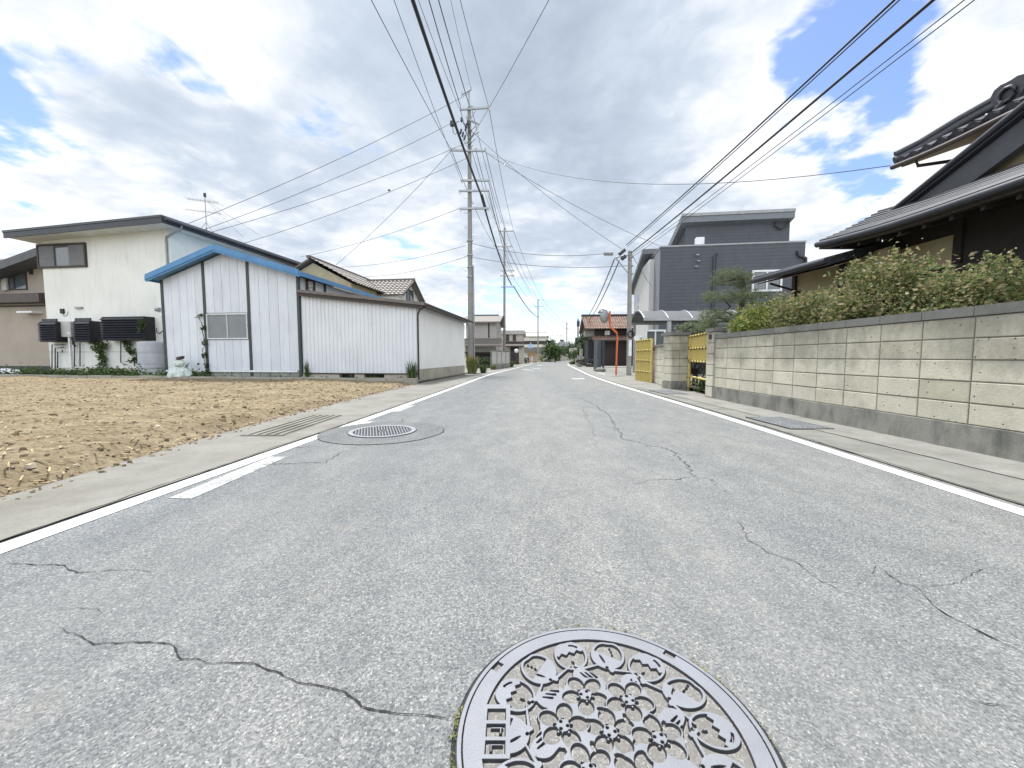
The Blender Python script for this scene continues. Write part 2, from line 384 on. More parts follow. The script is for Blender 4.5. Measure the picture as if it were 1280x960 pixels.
def leaves(mb, c, rad, n, size, rng, clumps=14, spread=.34, flat=False, core=.35, long=1.7):
    """Small folded leaf blades gathered in clumps through an ellipsoid."""
    c = Vector(c); cl = []
    for _ in range(clumps):
        d = Vector((rng.gauss(0, 1), rng.gauss(0, 1), rng.gauss(0, 1))).normalized() * (core + (1 - core) * rng.random() ** .6)
        cl.append((Vector((d.x * rad[0], d.y * rad[1], d.z * rad[2])), .6 + .7 * rng.random()))
    for _ in range(n):
        q, k = cl[rng.randrange(clumps)]
        o = Vector((rng.gauss(0, 1) * rad[0], rng.gauss(0, 1) * rad[1], rng.gauss(0, 1) * rad[2] * (.5 if flat else 1))) * (spread * k)
        p = c + q + o
        ax = Vector((rng.gauss(0, 1), rng.gauss(0, 1), rng.gauss(0, .6) + .25)).normalized()
        sd = ax.cross(Vector((rng.gauss(0, 1), rng.gauss(0, 1), rng.gauss(0, 1)))).normalized()
        nn = ax.cross(sd); L = size * (.7 + .7 * rng.random()); w = L / long * .5
        mb.add([p, p + ax * L * .45 + sd * w + nn * w * .35, p + ax * L, p + ax * L * .45 - sd * w + nn * w * .35], [(0, 1, 2), (0, 2, 3)])
    return mb
def limb(mb, a, b, r0, r1, rng, bend=.1, n=5):
    a, b = Vector(a), Vector(b); L = (b - a).length; pts = []
    for i in range(n + 1):
        t = i / n; k = math.sin(math.pi * t) * bend * L
        pts.append(a.lerp(b, t) + Vector((rng.uniform(-1, 1), rng.uniform(-1, 1), rng.uniform(-.3, .3))) * k * .5)
    mb.tube(pts, r0, 7, r1)
def win(parent, fr, a0, a1, z0, z1, b=0.0, frame=ALU, glass=GLASS, mull=1, t=.05, proud=.05, name='window', label=None):
    f = MB()
    f.box(fr, a0, a0 + t, b - proud, b + .02, z0, z1); f.box(fr, a1 - t, a1, b - proud, b + .02, z0, z1)
    f.box(fr, a0 + t, a1 - t, b - proud, b + .02, z0, z0 + t); f.box(fr, a0 + t, a1 - t, b - proud, b + .02, z1 - t, z1)
    for i in range(mull):
        m = a0 + (a1 - a0) * (i + 1) / (mull + 1)
        f.box(fr, m - t * .4, m + t * .4, b - proud * .8, b + .02, z0 + t, z1 - t)
    fo = f.build(name, frame, parent)
    g = MB().box(fr, a0 + t * .9, a1 - t * .9, b - .015, b - .005, z0 + t * .9, z1 - t * .9)
    g.build('pane', glass, fo)
    if label: fo['label'] = label
    return fo
def corrugated(mb, fr, a0, a1, b, zb, zt0, zt1, pitch=.17, dep=.022, out=-1):
    n = max(2, int(abs(a1 - a0) / pitch)); prof = []
    for i in range(n):
        for k, d in ((0, 0), (.62, 0), (.72, dep), (.9, dep)): prof.append(((i + k) / n, d))
    prof.append((1.0, 0)); vs = []; fs = []
    for t, d in prof:
        a = a0 + (a1 - a0) * t
        vs += [fr.p(a, b + out * d, zb), fr.p(a, b + out * d, zt0 + (zt1 - zt0) * t)]
    for i in range(len(prof) - 1): fs.append((2 * i, 2 * i + 2, 2 * i + 3, 2 * i + 1))
    return mb.add(vs, fs)
def tiled(mb, e0, e1, r1, r0, cols, rows, h=.04, lift=.03):
    """A pantile roof plane: eave e0-e1, ridge r0-r1, waves across and steps up the slope."""
    e0, e1, r1, r0 = map(Vector, (e0, e1, r1, r0)); nrm = (e1 - e0).cross(r0 - e0).normalized()
    if nrm.z < 0: nrm = -nrm
    K = cols * 6
    for j in range(rows):
        vs = []
        for jj, up in ((j, lift), (j + 1.0, 0.0)):
            t = jj / rows
            for i in range(K + 1):
                s = i / K; p = e0.lerp(e1, s).lerp(r0.lerp(r1, s), t)
                vs.append(p + nrm * (up + h * (.5 + .5 * math.sin(2 * math.pi * s * cols))))
        fs = [(i, i + 1, K + 2 + i, K + 1 + i) for i in range(K)]
        mb.add(vs, fs, True)
        lo = [v for v in vs[:K + 1]]; bt = [v - nrm * (lift + .05) for v in lo]
        mb.add(lo + bt, [(i + 1, i, K + 1 + i, K + 2 + i) for i in range(K)])
    return mb
# ------------------------------------------------------------------ ground, road, kerbs
LP = np.array([(-3.35, -14), (-3.0, -4), (-2.679, 2.008), (-2.50, 3.9), (-1.932, 11.915), (-1.276, 22.537), (-.413, 29.186), (2.43, 52.3), (8.35, 82.8), (16, 108), (34, 150)])
RP = np.array([(2.6, -14), (2.95, -4), (3.25, 2.0), (3.55, 6.839), (3.774, 14.56), (4.091, 20.23), (5.35, 33.1), (6.966, 49.7), (9.49, 66.2), (16, 90), (36, 135)])
EP = np.array([(-3.6, -14), (-3.5, -2), (-3.55, 2.66), (-3.74, 4.29), (-3.83, 6.07), (-3.56, 14.5), (-3.2, 17.5), (-2.6, 23)])
def interp(P, y): return float(np.interp(y, P[:, 1], P[:, 0]))
def smooth(P, y, w=1.2): return sum(interp(P, y + d * w) for d in (-2, -1, 0, 1, 2)) / 5
YS = [-13 + i * .8 for i in range(30)] + [11 + i * 2 for i in range(50)]
def ribbon(left, right, ys, z):
    mb = MB()
    for y0, y1 in zip(ys[:-1], ys[1:]):
        mb.add([(left(y0), y0, z), (right(y0), y0, z), (right(y1), y1, z), (left(y1), y1, z)], [(0, 1, 2, 3)])
    return mb
fl = lambda y: smooth(LP, y, .5 + max(0, y) * .05)
fr_ = lambda y: smooth(RP, y, .5 + max(0, y) * .05)
fe = lambda y: smooth(EP, y, .6)
g = MB().add([(-3000, -1500, -.12), (3000, -1500, -.12), (3000, 4500, -.12), (-3000, 4500, -.12)], [(0, 1, 2, 3)])
struct('ground', g, M('far_ground', (.20, .20, .17), (.13, .14, .09), .95, .02))
struct('road', ribbon(lambda y: fl(y) - .22, lambda y: fr_(y) + .2, YS, 0), AS)
struct('road_marking', ribbon(lambda y: fl(y) - .075, lambda y: fl(y) + .075, YS[:52], .004), WHITE)
struct('road_marking', ribbon(lambda y: fr_(y) - .07, lambda y: fr_(y) + .07, YS[:58], .004), WHITE)
def mark(pts, mat=WORN):
    struct('road_marking', MB().poly([G(px, py) + Vector((0, 0, .0035)) for px, py in pts]), mat)
mark([(211, 623), (239, 624), (360, 571), (338, 571)])
mark([(434, 535), (447, 534), (469, 526.5), (455, 527)]); mark([(487, 515), (499, 515), (520, 506.5), (513, 506.5)])
mark([(651, 461.8), (664, 463.2), (668, 462.8), (655, 461.5)]); mark([(664, 460.6), (674, 461.4), (677, 461), (667, 460.3)]); mark([(670, 456.5), (675, 456.9), (681, 456.4), (675, 456.1)]); mark([(714, 472.8), (730, 472.8), (731, 474), (715, 474)])
# concrete gutter on the left, side aprons
YG = [y for y in YS if y < 15.2]
struct('gutter_strip', ribbon(lambda y: fe(y), lambda y: fl(y) - .10, YG, .010), CONC)
ap = ribbon(lambda y: fe(y) if y < 23 else (-12 if y < 30 else -1 + (y - 30) * .09), lambda y: fl(y) - .10, [15.0, 17, 19, 21, 22.9, 23.1, 25, 27, 29.9, 30.1, 34, 40, 50, 60, 80], .010)
struct('side_apron', ap, CONC2)
struct('gutter_strip', ribbon(lambda y: fr_(y) + .14, lambda y: 4.12, [y for y in YS if y < 10.5] + [11, 12.86], .010), CONCR)
struct('side_apron', ribbon(lambda y: 4.125, lambda y: 5.2, [y for y in YS if y < 10.5] + [11, 12.86], .016), CONC2)
struct('side_apron', ribbon(lambda y: fr_(y) + .14, lambda y: 12.5 if y > 17 else 5.6, [12.85, 15, 16.9, 17.1, 19, 22, 25, 28, 32, 36, 42, 50, 60], .013), CONC2)
seam = MB()
def zigzag(pts, w0, w1, jit, seed, z=.0035, mb=None):
    """A jagged crack ribbon through ground points."""
    r = random.Random(seed); mb = mb or MB(); P = []
    for a, b in zip(pts[:-1], pts[1:]):
        n = max(2, int((b - a).length / .022))
        if (b - a).length > 1.5: n = max(2, int((b - a).length / .08))
        for i in range(n): P.append(a.lerp(b, i / n))
    P.append(pts[-1]); N = len(P); L = []; R = []
    wob = 0; wob2 = 0
    for i, q in enumerate(P):
        d = (P[min(i + 1, N - 1)] - P[max(i - 1, 0)]).normalized(); n = Vector((-d.y, d.x, 0))
        wob = wob * .62 + r.uniform(-1, 1) * jit * 1.25; t = i / max(1, N - 1)
        w = .85 * (w0 + (w1 - w0) * t) * (.40 + 1.2 * r.random() ** 1.5) * min(1, 6 * t + .15, 6 * (1 - t) + .15)
        wob2 = wob2 * .93 + r.uniform(-1, 1) * jit * .8; c = q + n * (wob + wob2); L.append((c.x + n.x * w, c.y + n.y * w, z)); R.append((c.x - n.x * w, c.y - n.y * w, z))
    mb.add(L + R, [(i + 1, i, N + i, N + i + 1) for i in range(N - 1)])
    return mb
def crack(px, w0=.003, w1=.003, jit=.006, seed=1, z=.0035):
    struct('road_crack', zigzag([G(*p) for p in px], w0, w1, jit, seed, z), TAR)
def c_(pts, ox, oy, s): return [(ox + a / s, oy + b / s) for a, b in pts]
crack(c_([(155, 207), (215, 235), (232, 255), (290, 252), (330, 248), (380, 255), (425, 262), (440, 285), (500, 297), (545, 303), (630, 305), (700, 325), (740, 350), (800, 355), (860, 372), (905, 410), (960, 422), (1050, 432), (1110, 448), (1142, 446)], 0, 680, 2), .0022, .0034, .004, 3)
crack(c_([(800, 355), (870, 371), (930, 369)], 0, 680, 2), .0012, .001, .003, 4)
crack(c_([(0, 52), (110, 52), (160, 55), (205, 68), (300, 65), (400, 70)], 0, 680, 2), .003, .0015, .005, 5)
crack(c_([(180, 160), (240, 165), (250, 180)], 0, 680, 2), .0016, .0016, .004, 6)
crack(c_([(485, 370), (505, 385), (520, 430), (580, 468), (640, 490), (690, 520), (720, 548), (770, 570), (830, 590), (905, 640)], 700, 480, 2.207), .0026, .0016, .006, 7)
crack(c_([(690, 552), (720, 548), (765, 545)], 700, 480, 2.207), .0016, .001, .004, 8)
crack(c_([(825, 485), (870, 500), (905, 525), (940, 550), (985, 560), (1005, 590), (1060, 630), (1160, 685), (1282, 742)], 700, 480, 2.207), .0022, .004, .006, 9)
crack(c_([(985, 562), (1050, 562), (1100, 560), (1130, 540), (1175, 505)], 700, 480, 2.207), .0016, .002, .006, 10)
crack(c_([(870, 500), (860, 528)], 700, 480, 2.207), .0015, .001, .004, 11)
crack(c_([(35, 25), (100, 60), (140, 95), (150, 120), (170, 150), (220, 165), (290, 180), (320, 205), (355, 240), (365, 255), (420, 265), (470, 300)], 700, 480, 2.207), .006, .005, .018, 12)
crack(c_([(365, 255), (330, 263), (260, 263), (195, 277)], 700, 480, 2.207), .004, .002, .008, 13)
crack(c_([(310, 185), (345, 197), (395, 195)], 700, 480, 2.207), .003, .002, .008, 14)
crack(c_([(1140, 875), (1210, 890), (1285, 905)], 700, 480, 2.207), .0014, .0014, .004, 15)
crack([(727, 505), (735, 520), (741, 540), (742, 560)], .004, .002, .02, 16)
crack(c_([(150, 505), (440, 492), (545, 485), (620, 487), (640, 470), (700, 430), (790, 402)], 280, 480, 4.923), .005, .003, .01, 17, .0045)
crack(c_([(430, 390), (600, 387), (680, 380)], 280, 480, 4.923), .006, .003, .01, 18)
crack(c_([(1085, 238), (1100, 215), (1125, 205)], 280, 480, 4.923), .006, .004, .01, 19)
# dirty joints along both gutters
struct('gutter_joint', zigzag([Vector((fl(y) - .115, y, 0)) for y in (-4, 1, 3, 5, 8, 11, 14.8)], .006, .008, .008, 31, .0115), SEAM)
struct('gutter_joint', zigzag([Vector((fr_(y) + .155, y, 0)) for y in (-4, 1, 3, 5, 8, 10, 12.8)], .009, .011, .006, 32, .0115), SEAM)
struct('gutter_joint', zigzag([Vector((4.12, y, 0)) for y in (-4, 1, 3, 4.6, 7, 10, 12.8)], .005, .006, .004, 33, .0175), M('pale_joint', (.34, .33, .30), rough=.9))
struct('gutter_joint', zigzag([Vector((4.80, y, 0)) for y in (-4, 1, 3, 5, 8, 9.6)], .03, .035, .012, 34, .0185), M('wall_foot_dirt', (.16, .135, .095), (.10, .09, .06), .95, 9))

# ------------------------------------------------------------------ bare field on the left
def vnoise(x, y, seed):
    r = np.random.RandomState(seed); T = r.rand(64, 64)
    xi = np.floor(x).astype(int); yi = np.floor(y).astype(int); u = x - xi; v = y - yi
    u = u * u * (3 - 2 * u); v = v * v * (3 - 2 * v)
    a = T[xi % 64, yi % 64]; b = T[(xi + 1) % 64, yi % 64]; c = T[xi % 64, (yi + 1) % 64]; d = T[(xi + 1) % 64, (yi + 1) % 64]
    return a + (b - a) * u + (c - a) * v + (a - b - c + d) * u * v
def soilmat():
    n = NT('field_soil')
    c = n.ramp(n.noise(1.1, 8, .7, n.scaled((1, 1.6, 1))), [(.3, (.165, .130, .082)), (.5, (.245, .197, .128)), (.7, (.325, .27, .185))])
    st = n.ramp(n.noise(26, 5, .7, n.scaled((.5, 1, 1))), [(.45, 0.0), (.66, 1.0)])
    c = n.mix(n.math('MULTIPLY', st, .7), c, (.10, .078, .05))
    st = n.ramp(n.noise(38, 5, .75, n.scaled((.35, 1, 1))), [(.58, 0.0), (.7, 1.0)])
    c = n.mix(n.math('MULTIPLY', st, .7), c, (.42, .365, .26))
    n.bump(n.noise(22, 6, .7), .9, .04)
    return n.done(c, .95, 0, .1)
SOIL = soilmat()
LF = Fr(-3.68, 15.5, -7.6)
def FH(X, Y):
    return .08 * vnoise(X * .6 + 9, Y * .8 + 30, 1) + .045 * vnoise(X * 1.7 + 5, Y * 3.0 + 40, 2) + .03 * vnoise(X * 5 + 50, Y * 9 + 8, 3) + .028 * vnoise(X * 14 + 50, Y * 21 + 8, 4)
def fz(x, y, e):
    f = min(1, max(0, (e - x) / .5)); return -.075 + f * float(FH(np.array([x]), np.array([y]))[0]) + .05 * min(1, max(0, (e - x) / 3)) + .06 * f
def field():
    nu, nv = 420, 300
    u = np.linspace(0, 1, nu) ** 1.7; v = np.linspace(0, 1, nv)
    U, Vv = np.meshgrid(u, v, indexing='ij')
    y0 = -4.0
    edge_far = 14.55
    Y = y0 + (edge_far - y0) * Vv
    ex = np.interp(Y, [p for p in np.linspace(-4, 15, 60)], [fe(p) for p in np.linspace(-4, 15, 60)]) - .02
    X = ex - U * 34
    Y = Y + (ex - X) * .1334 * Vv
    h = FH(X, Y) # + 9, Y * .9 + 30, 1) + .055 * vnoise(X * 2.6 + 5, Y * 3.4 + 40, 2) + .035 * vnoise(X * 7 + 50, Y * 9 + 8, 3) + .022 * vnoise(X * 16 + 50, Y * 19 + 8, 4)
    fall = np.clip((ex - X) / .5, 0, 1)
    Z = -.075 + fall * h + .05 * np.clip((ex - X) / 3, 0, 1) + .06 * fall
    vs = np.stack([X, Y, Z], -1).reshape(-1, 3)
    idx = np.arange(nu * nv).reshape(nu, nv)
    q = np.stack([idx[:-1, :-1], idx[:-1, 1:], idx[1:, 1:], idx[1:, :-1]], -1).reshape(-1, 4)
    me = bpy.data.meshes.new('field'); me.from_pydata(vs.tolist(), [], q.tolist()); me.polygons.foreach_set('use_smooth', [True] * len(q))
    me.materials.append(SOIL); me.update()
    o = bpy.data.objects.new('field', me); COL.objects.link(o); tag(o, kind='structure')
    r = random.Random(5); mb = MB()
    for i_ in range(15000):
        y = -1 + 15.2 * r.random(); e = fe(y); t = r.random() ** 1.3; x = e - .10 - t * 22
        if i_ < 500: x = e + .22 * r.random() ** 2 - .04
        yy = y + (e - x) * .12 * max(0, y / 15)
        k = r.choice((.007, .008, .010, .011, .013, .015, .017, .022, .034 if i_ >= 500 else .012)) * r.uniform(.6, 1.3)
        z = fz(x, yy, e) - k * .25 if i_ >= 500 else .010
        q = r.uniform(.7, 1.6); h = k * r.uniform(.5, 1.1); ph = r.random() * 6
        lo = [Vector((x + k * q * r.uniform(.8, 1.3) * math.cos(ph + i * 1.047), yy + k * r.uniform(.7, 1.2) * math.sin(ph + i * 1.047), z)) for i in range(6)]
        hi = [Vector((x + (p.x - x) * r.uniform(.5, .85), yy + (p.y - yy) * r.uniform(.5, .85), z + h * r.uniform(.7, 1.2))) for p in lo]
        mb.add(lo + hi, [(i, (i + 1) % 6, 6 + (i + 1) % 6, 6 + i) for i in range(6)] + [(6, 7, 8, 9, 10, 11)])
    n_ = NT('clod_soil'); cm = n_.done(n_.ramp(n_.island(), [(0, (.11, .085, .055)), (.4, (.19, .15, .10)), (.75, (.27, .22, .155)), (1, (.38, .33, .25))]), .95, 0, .1)
    tag(mb.build('soil_clods', cm), kind='stuff')
    mb = MB()
    for _ in range(7500):
        y = -1 + 15.2 * r.random(); e = fe(y); x = e - .1 - 20 * r.random() ** 1.2; y += (e - x) * .12 * max(0, y / 15)
        an = r.gauss(0, .7); L = r.uniform(.05, .2); d = Vector((math.cos(an), math.sin(an), r.uniform(-.1, .25))) * L; w = Vector((-d.y, d.x, 0)).normalized() * .006
        p = Vector((x, y, fz(x, y, e) + .004 + .02 * r.random()))
        mb.add([p - w, p + w, p + d + w, p + d - w], [(0, 1, 2, 3)])
    tag(mb.build('straw_litter', M('straw', (.42, .34, .20), (.30, .23, .12), .9, 8)), kind='stuff')
field()
# kerb behind the field, yard behind it
kb = MB(); r = random.Random(3)
for i in range(26):
    a1 = .25 - i * 1.2; kb.box(LF, a1 - 1.18, a1, -.80 + r.uniform(-.015, .015), -.62, -.1, .20 + r.uniform(-.012, .012) + .002 * i)
tag(kb.build('kerb', concrete('kerb_concrete', (.40, .385, .33), (.30, .29, .25), (.12, .115, .08), .5)), 'low weathered concrete kerb between the brown field and the white sheds', 'kerb')
struct('yard_ground', MB().poly([LF.p(.05, -.64, .05), LF.p(.05, 9, .05), LF.p(-9, 9, .10), LF.p(-9, 30, .1), LF.p(-40, 30, .12), LF.p(-40, -.64, .10)]), YARD)

# ------------------------------------------------------------------ white annex shed and blue-roofed shed
aR = 0.0
aL, zTL = LF.pix(374, 366); _, zTR = LF.pix(523, 381)
an = thing('lean_to_shed', LF.p(0, 0, 0), 'white ribbed-metal lean-to shed with low brown roof beside the road', 'shed')
DEP = 7.3
zb_f = .34
w = MB(); w.fprism(LF, [(aL + .02, zb_f), (-.03, zb_f), (-.03, zTR - .02), (aL + .02, zTL - .02)], .06, DEP - .05)
wo = w.build('wall', WCORR, an)
corrugated(MB(), LF, aL + .08, -.02, .03, zb_f + .01, zTL, zTR, .165, .024).build('ribbed_sheet', WCORR, wo)
SF = LF.at(0, 0, 90)
corrugated(MB(), SF, .02, DEP - .05, .0, .51, 2.86, 2.86, .15, .02).build('ribbed_sheet', M('warm_corrugated', (.76, .76, .745), (.70, .70, .685), .55, 1.0, dirt=.08), wo)
f = MB(); f.box(SF, -.02, DEP - .02, .0, .3, .0, .5); f.build('foundation', FOUND, an)
f = MB()
a_ = [LF.pix(p, 470)[0] for p in (376, 424, 443, 455, 480, 522)]
for k0, k1 in ((a_[0], a_[1]), (a_[2], a_[3]), (a_[4], -.31)): MB().box(LF, k0, k1, .02, .25, 0, zb_f).build('foundation', FOUND, an)
MB().box(LF, aL, -.32, .26, .3, 0, zb_f).build('vent_void', BLACKP, an)
MB().box(LF, aL + .08, -.0, -.03, .04, zb_f - .03, zb_f + .012).build('sill', DBROWN, an)
sl = (zTL - zTR) / (0 - aL); zr = lambda a: zTR + .06 - sl * a
rf = MB(); rf.slab([LF.p(aL + .05, -.25, zr(aL)), LF.p(.42, -.25, zr(.42)), LF.p(.42, DEP + .15, zr(.42)), LF.p(aL + .05, DEP + .15, zr(aL))], .07)
ro = rf.build('roof', BTILE, an)
fc = MB(); fc.fprism(LF, [(aL + .06, zr(aL) - .20), (.30, zr(.30) - .20), (.30, zr(.3) - .07), (aL + .06, zr(aL) - .07)], -.19, -.12); fc.build('fascia', DBROWN, ro)
rb = MB()
for i in range(24):
    b = -.2 + i * (DEP + .3) / 23; rb.prism([LF.p(aL + .1, b, zr(aL + .1)), LF.p(.40, b, zr(.4)), LF.p(.40, b, zr(.4) + .05), LF.p(aL + .1, b, zr(aL + .1) + .05)], LF.ey * .06)
rb.build('roof_batten', BTILE, ro)
MB().tube([LF.p(.46, -.3, zr(.46) - .03), LF.p(.46, DEP + .2, zr(.46) - .05)], .055, 8).build('gutter', DBROWN, ro)
MB().tube([LF.p(.44, -.15, zr(.44) - .06), LF.p(.12, -.06, zr(.44) - .22), LF.p(.05, -.06, zr(.44) - .4), LF.p(.05, -.06, .1)], .035, 8).build('downpipe', DBROWN, an)

sh = thing('shed', LF.p(aL - 2.7, 0, 0), 'white panelled shed with a bright blue gable roof edge', 'shed')
def sp(px, py): return LF.pix(px, py)
pk = sp(278, 316); le = sp(203, 349); re = sp(373, 344)
def rl(a):
    if a < pk[0]: return le[1] + (pk[1] - le[1]) * (a - le[0]) / (pk[0] - le[0])
    return pk[1] + (re[1] - pk[1]) * (a - pk[0]) / (re[0] - pk[0])
posts = [sp(x, 400)[0] for x in (205, 257, 312, 374)]
zw0, zw1 = sp(280, 424)[1], sp(280, 392)[1]; wa0, wa1 = sp(259, 400)[0], sp(310, 400)[0]
core = MB(); core.fprism(LF, [(le[0] + .03, .36), (re[0] - .03, .36), (re[0] - .03, re[1] - .05), (pk[0], pk[1] - .05), (le[0] + .03, le[1] - .05)], .045, 8.0)
co = core.build('wall', M('shed_wall', (.60, .63, .66), rough=.6, dirt=.1), sh)
pn = MB()
for i in range(3):
    A0, A1 = posts[i] + .05, posts[i + 1] - .05; n = 5
    for k in range(n):
        x0 = A0 + (A1 - A0) * k / n + .006; x1 = A0 + (A1 - A0) * (k + 1) / n - .006
        zz = [(.45, None)] if i != 1 else [(.45, zw0 - .04), (zw1 + .04, None)]
        for z0, z1 in zz:
            if z1: pn.fprism(LF, [(x0, z0), (x1, z0), (x1, z1), (x0, z1)], .0, .04)
            elif x0 < pk[0] < x1: pn.fprism(LF, [(x0, z0), (x1, z0), (x1, rl(x1) - .03), (pk[0], rl(pk[0]) - .03), (x0, rl(x0) - .03)], .0, .04)
            else: pn.fprism(LF, [(x0, z0), (x1, z0), (x1, rl(x1) - .03), (x0, rl(x0) - .03)], .0, .04)
pn.build('panel_cladding', WPANEL, co)
for p in posts: MB().box(LF, p - .055, p + .055, -.035, .06, .22, rl(min(max(p, le[0]), re[0])) - .04).build('corner_post' if p in (posts[0], posts[3]) else 'wall_post', GREENB, sh)
MB().box(LF, posts[0], posts[3] - .12, -.05, .03, .37, .44).build('base_trim', M('trim_white', (.74, .76, .77), rough=.5), sh)
bk = MB()
for k in range(14):
    A = posts[0] + .02 + k * (posts[3] - posts[0] - .1) / 14
    for zz in (.0, .18): bk.box(LF, A + .01, A + (posts[3] - posts[0]) / 14 - .02, .01, .2, zz, zz + .172)
bk.build('foundation', concrete('shed_block', (.33, .34, .32), (.24, .25, .24), (.08, .1, .08), .6), sh)
win(sh, LF, wa0, wa1, zw0, zw1, .0, ALU, GLASSL, 1, .05)
rf = MB(); OV = .42
for s, e in ((-1, le), (1, re)):
    a_e = e[0] + s * .30; z_e = rl(e[0]) + (rl(e[0]) - pk[1]) / abs(e[0] - pk[0]) * .30
    rf.slab([LF.p(pk[0], -OV + .06, pk[1] + .17), LF.p(a_e, -OV + .06, z_e + .17), LF.p(a_e, 8.1, z_e + .17), LF.p(pk[0], 8.1, pk[1] + .17)], .12)
ro = rf.build('roof', M('blue_roof_sheet', (.16, .30, .47), (.12, .24, .40), .35, 2), sh)
fc = MB()
for s, e in ((-1, le), (1, re)):
    a_e = e[0] + s * .32; z_e = rl(e[0]) + (rl(e[0]) - pk[1]) / abs(e[0] - pk[0]) * .32
    q = [(pk[0], pk[1] - .06), (a_e, z_e - .06), (a_e, z_e + .20), (pk[0], pk[1] + .20)]
    fc.fprism(LF, q, -OV, -OV + .05); fc.fprism(LF, [(a, z + (.07 if i < 2 else .03)) for i, (a, z) in enumerate(q)], -OV - .03, -OV - .002)
    fc.box(LF, min(a_e, a_e + .05 * s), max(a_e, a_e + .05 * s), -OV, 8.1, z_e - .02, z_e + .16)
fc.build('fascia', BLUE, ro)
MB().tube([LF.p(le[0] - .55, .35, le[1] + .02), LF.p(le[0] + .25, .5, le[1] - .12)], .06, 8).build('rain_pipe', DBROWN, sh)
RS = LF.at(re[0], 0, 90)
for b0, b1, nm in ((.45, 1.0, 'old_hatch'), (1.7, 1.78, 'wall_post')):
    MB().box(RS, b0, b1, -.05, .0, zr(aL) + .12, re[1] - .05).build(nm, DBROWN, sh)
MB().box(RS, .52, .8, -.07, -.04, zr(aL) + .14, re[1] - .12).build('torn_patch', M('torn_white', (.7, .68, .64), (.05, .045, .04), .9, 9), sh)

# ------------------------------------------------------------------ white two-storey house
HB = 2.7
hw = thing('house', LF.p(-14, HB, .1), 'white two-storey house with dark-edged low roof behind the blue-edged shed', 'house')
def hp(px, py, b=HB): return LF.pix(px, py, b)
hl = hp(50, 293); hr = hp(211, 282)
HD = 14.0
MB().fprism(LF, [(hl[0], .05), (hr[0], .05), (hr[0], hr[1] + .12), (hl[0], hl[1] + .12)], HB, HB + HD).build('wall', CREAM, hw)
MB().fprism(LF, [(hl[0] - .015, .0), (hr[0] + .015, .0), (hr[0] + .015, .42), (hl[0] - .015, .42)], HB - .015, HB + HD).build('foundation', FOUND, hw)
fb = HB - 1.0
ra = LF.pix(201, 268, fb); la = LF.pix(2, 288, fb)
rf = MB(); bk_ = HB + HD + .5
rz = lambda a: la[1] + (ra[1] - la[1]) * (a - la[0]) / (ra[0] - la[0])
rf.slab([LF.p(la[0], fb, la[1]), LF.p(ra[0], fb, ra[1]), LF.p(ra[0], bk_, ra[1] + .15), LF.p(la[0], bk_, la[1])], .10)
ro = rf.build('roof', M('dark_roof', (.06, .065, .075), (.045, .05, .06), .4, 3), hw)
fc = MB(); fc.fprism(LF, [(la[0] + .02, la[1] - .36), (ra[0] - .02, ra[1] - .36), (ra[0] - .02, ra[1] - .1), (la[0] + .02, la[1] - .1)], fb + .03, fb + .09)
RE = LF.at(ra[0], fb, 90); fc.box(RE, .05, bk_ - fb, .02, .08, ra[1] - .34, ra[1] - .1)
fc.build('fascia', DMETAL, ro)
sf = MB(); sf.slab([LF.p(la[0] + .1, fb + .1, la[1] - .30), LF.p(ra[0] - .1, fb + .1, ra[1] - .30), LF.p(ra[0] - .1, bk_ - .1, ra[1] - .30), LF.p(la[0] + .1, bk_ - .1, la[1] - .30)], .02)
sf.build('soffit', M('soffit_white', (.62, .63, .61), rough=.85), ro)
gt = MB(); gt.tube([LF.p(ra[0] + .09, fb + .1, ra[1] - .16), LF.p(ra[0] + .09, bk_, ra[1] - .06)], .075, 8); gt.build('gutter', DMETAL, ro)
MB().tube([LF.p(ra[0] + .05, HB - .05, ra[1] - .22), LF.p(ra[0] - .02, HB - .06, ra[1] - .42), LF.p(hr[0] - .12, HB - .06, ra[1] - .72), LF.p(hr[0] - .14, HB - .06, ra[1] - 1.0), LF.p(hr[0] - .14, HB - .06, 1.5)], .05, 8).build('downpipe', GREYM, hw)
HS = LF.at(hr[0], HB, 90)
win(hw, HS, 1.3, 3.4, 4.6, 5.9, 0, DMETAL, M('white_blind', (.66, .67, .66), rough=.6), 0, .07)
win(hw, HS, 6.5, 8.0, 4.6, 5.9, 0, DMETAL, GLASS, 1, .06)
MB().box(HS, 3.6, 4.3, -.12, .0, 6.1, 6.25).build('vent_hood', DMETAL, hw)
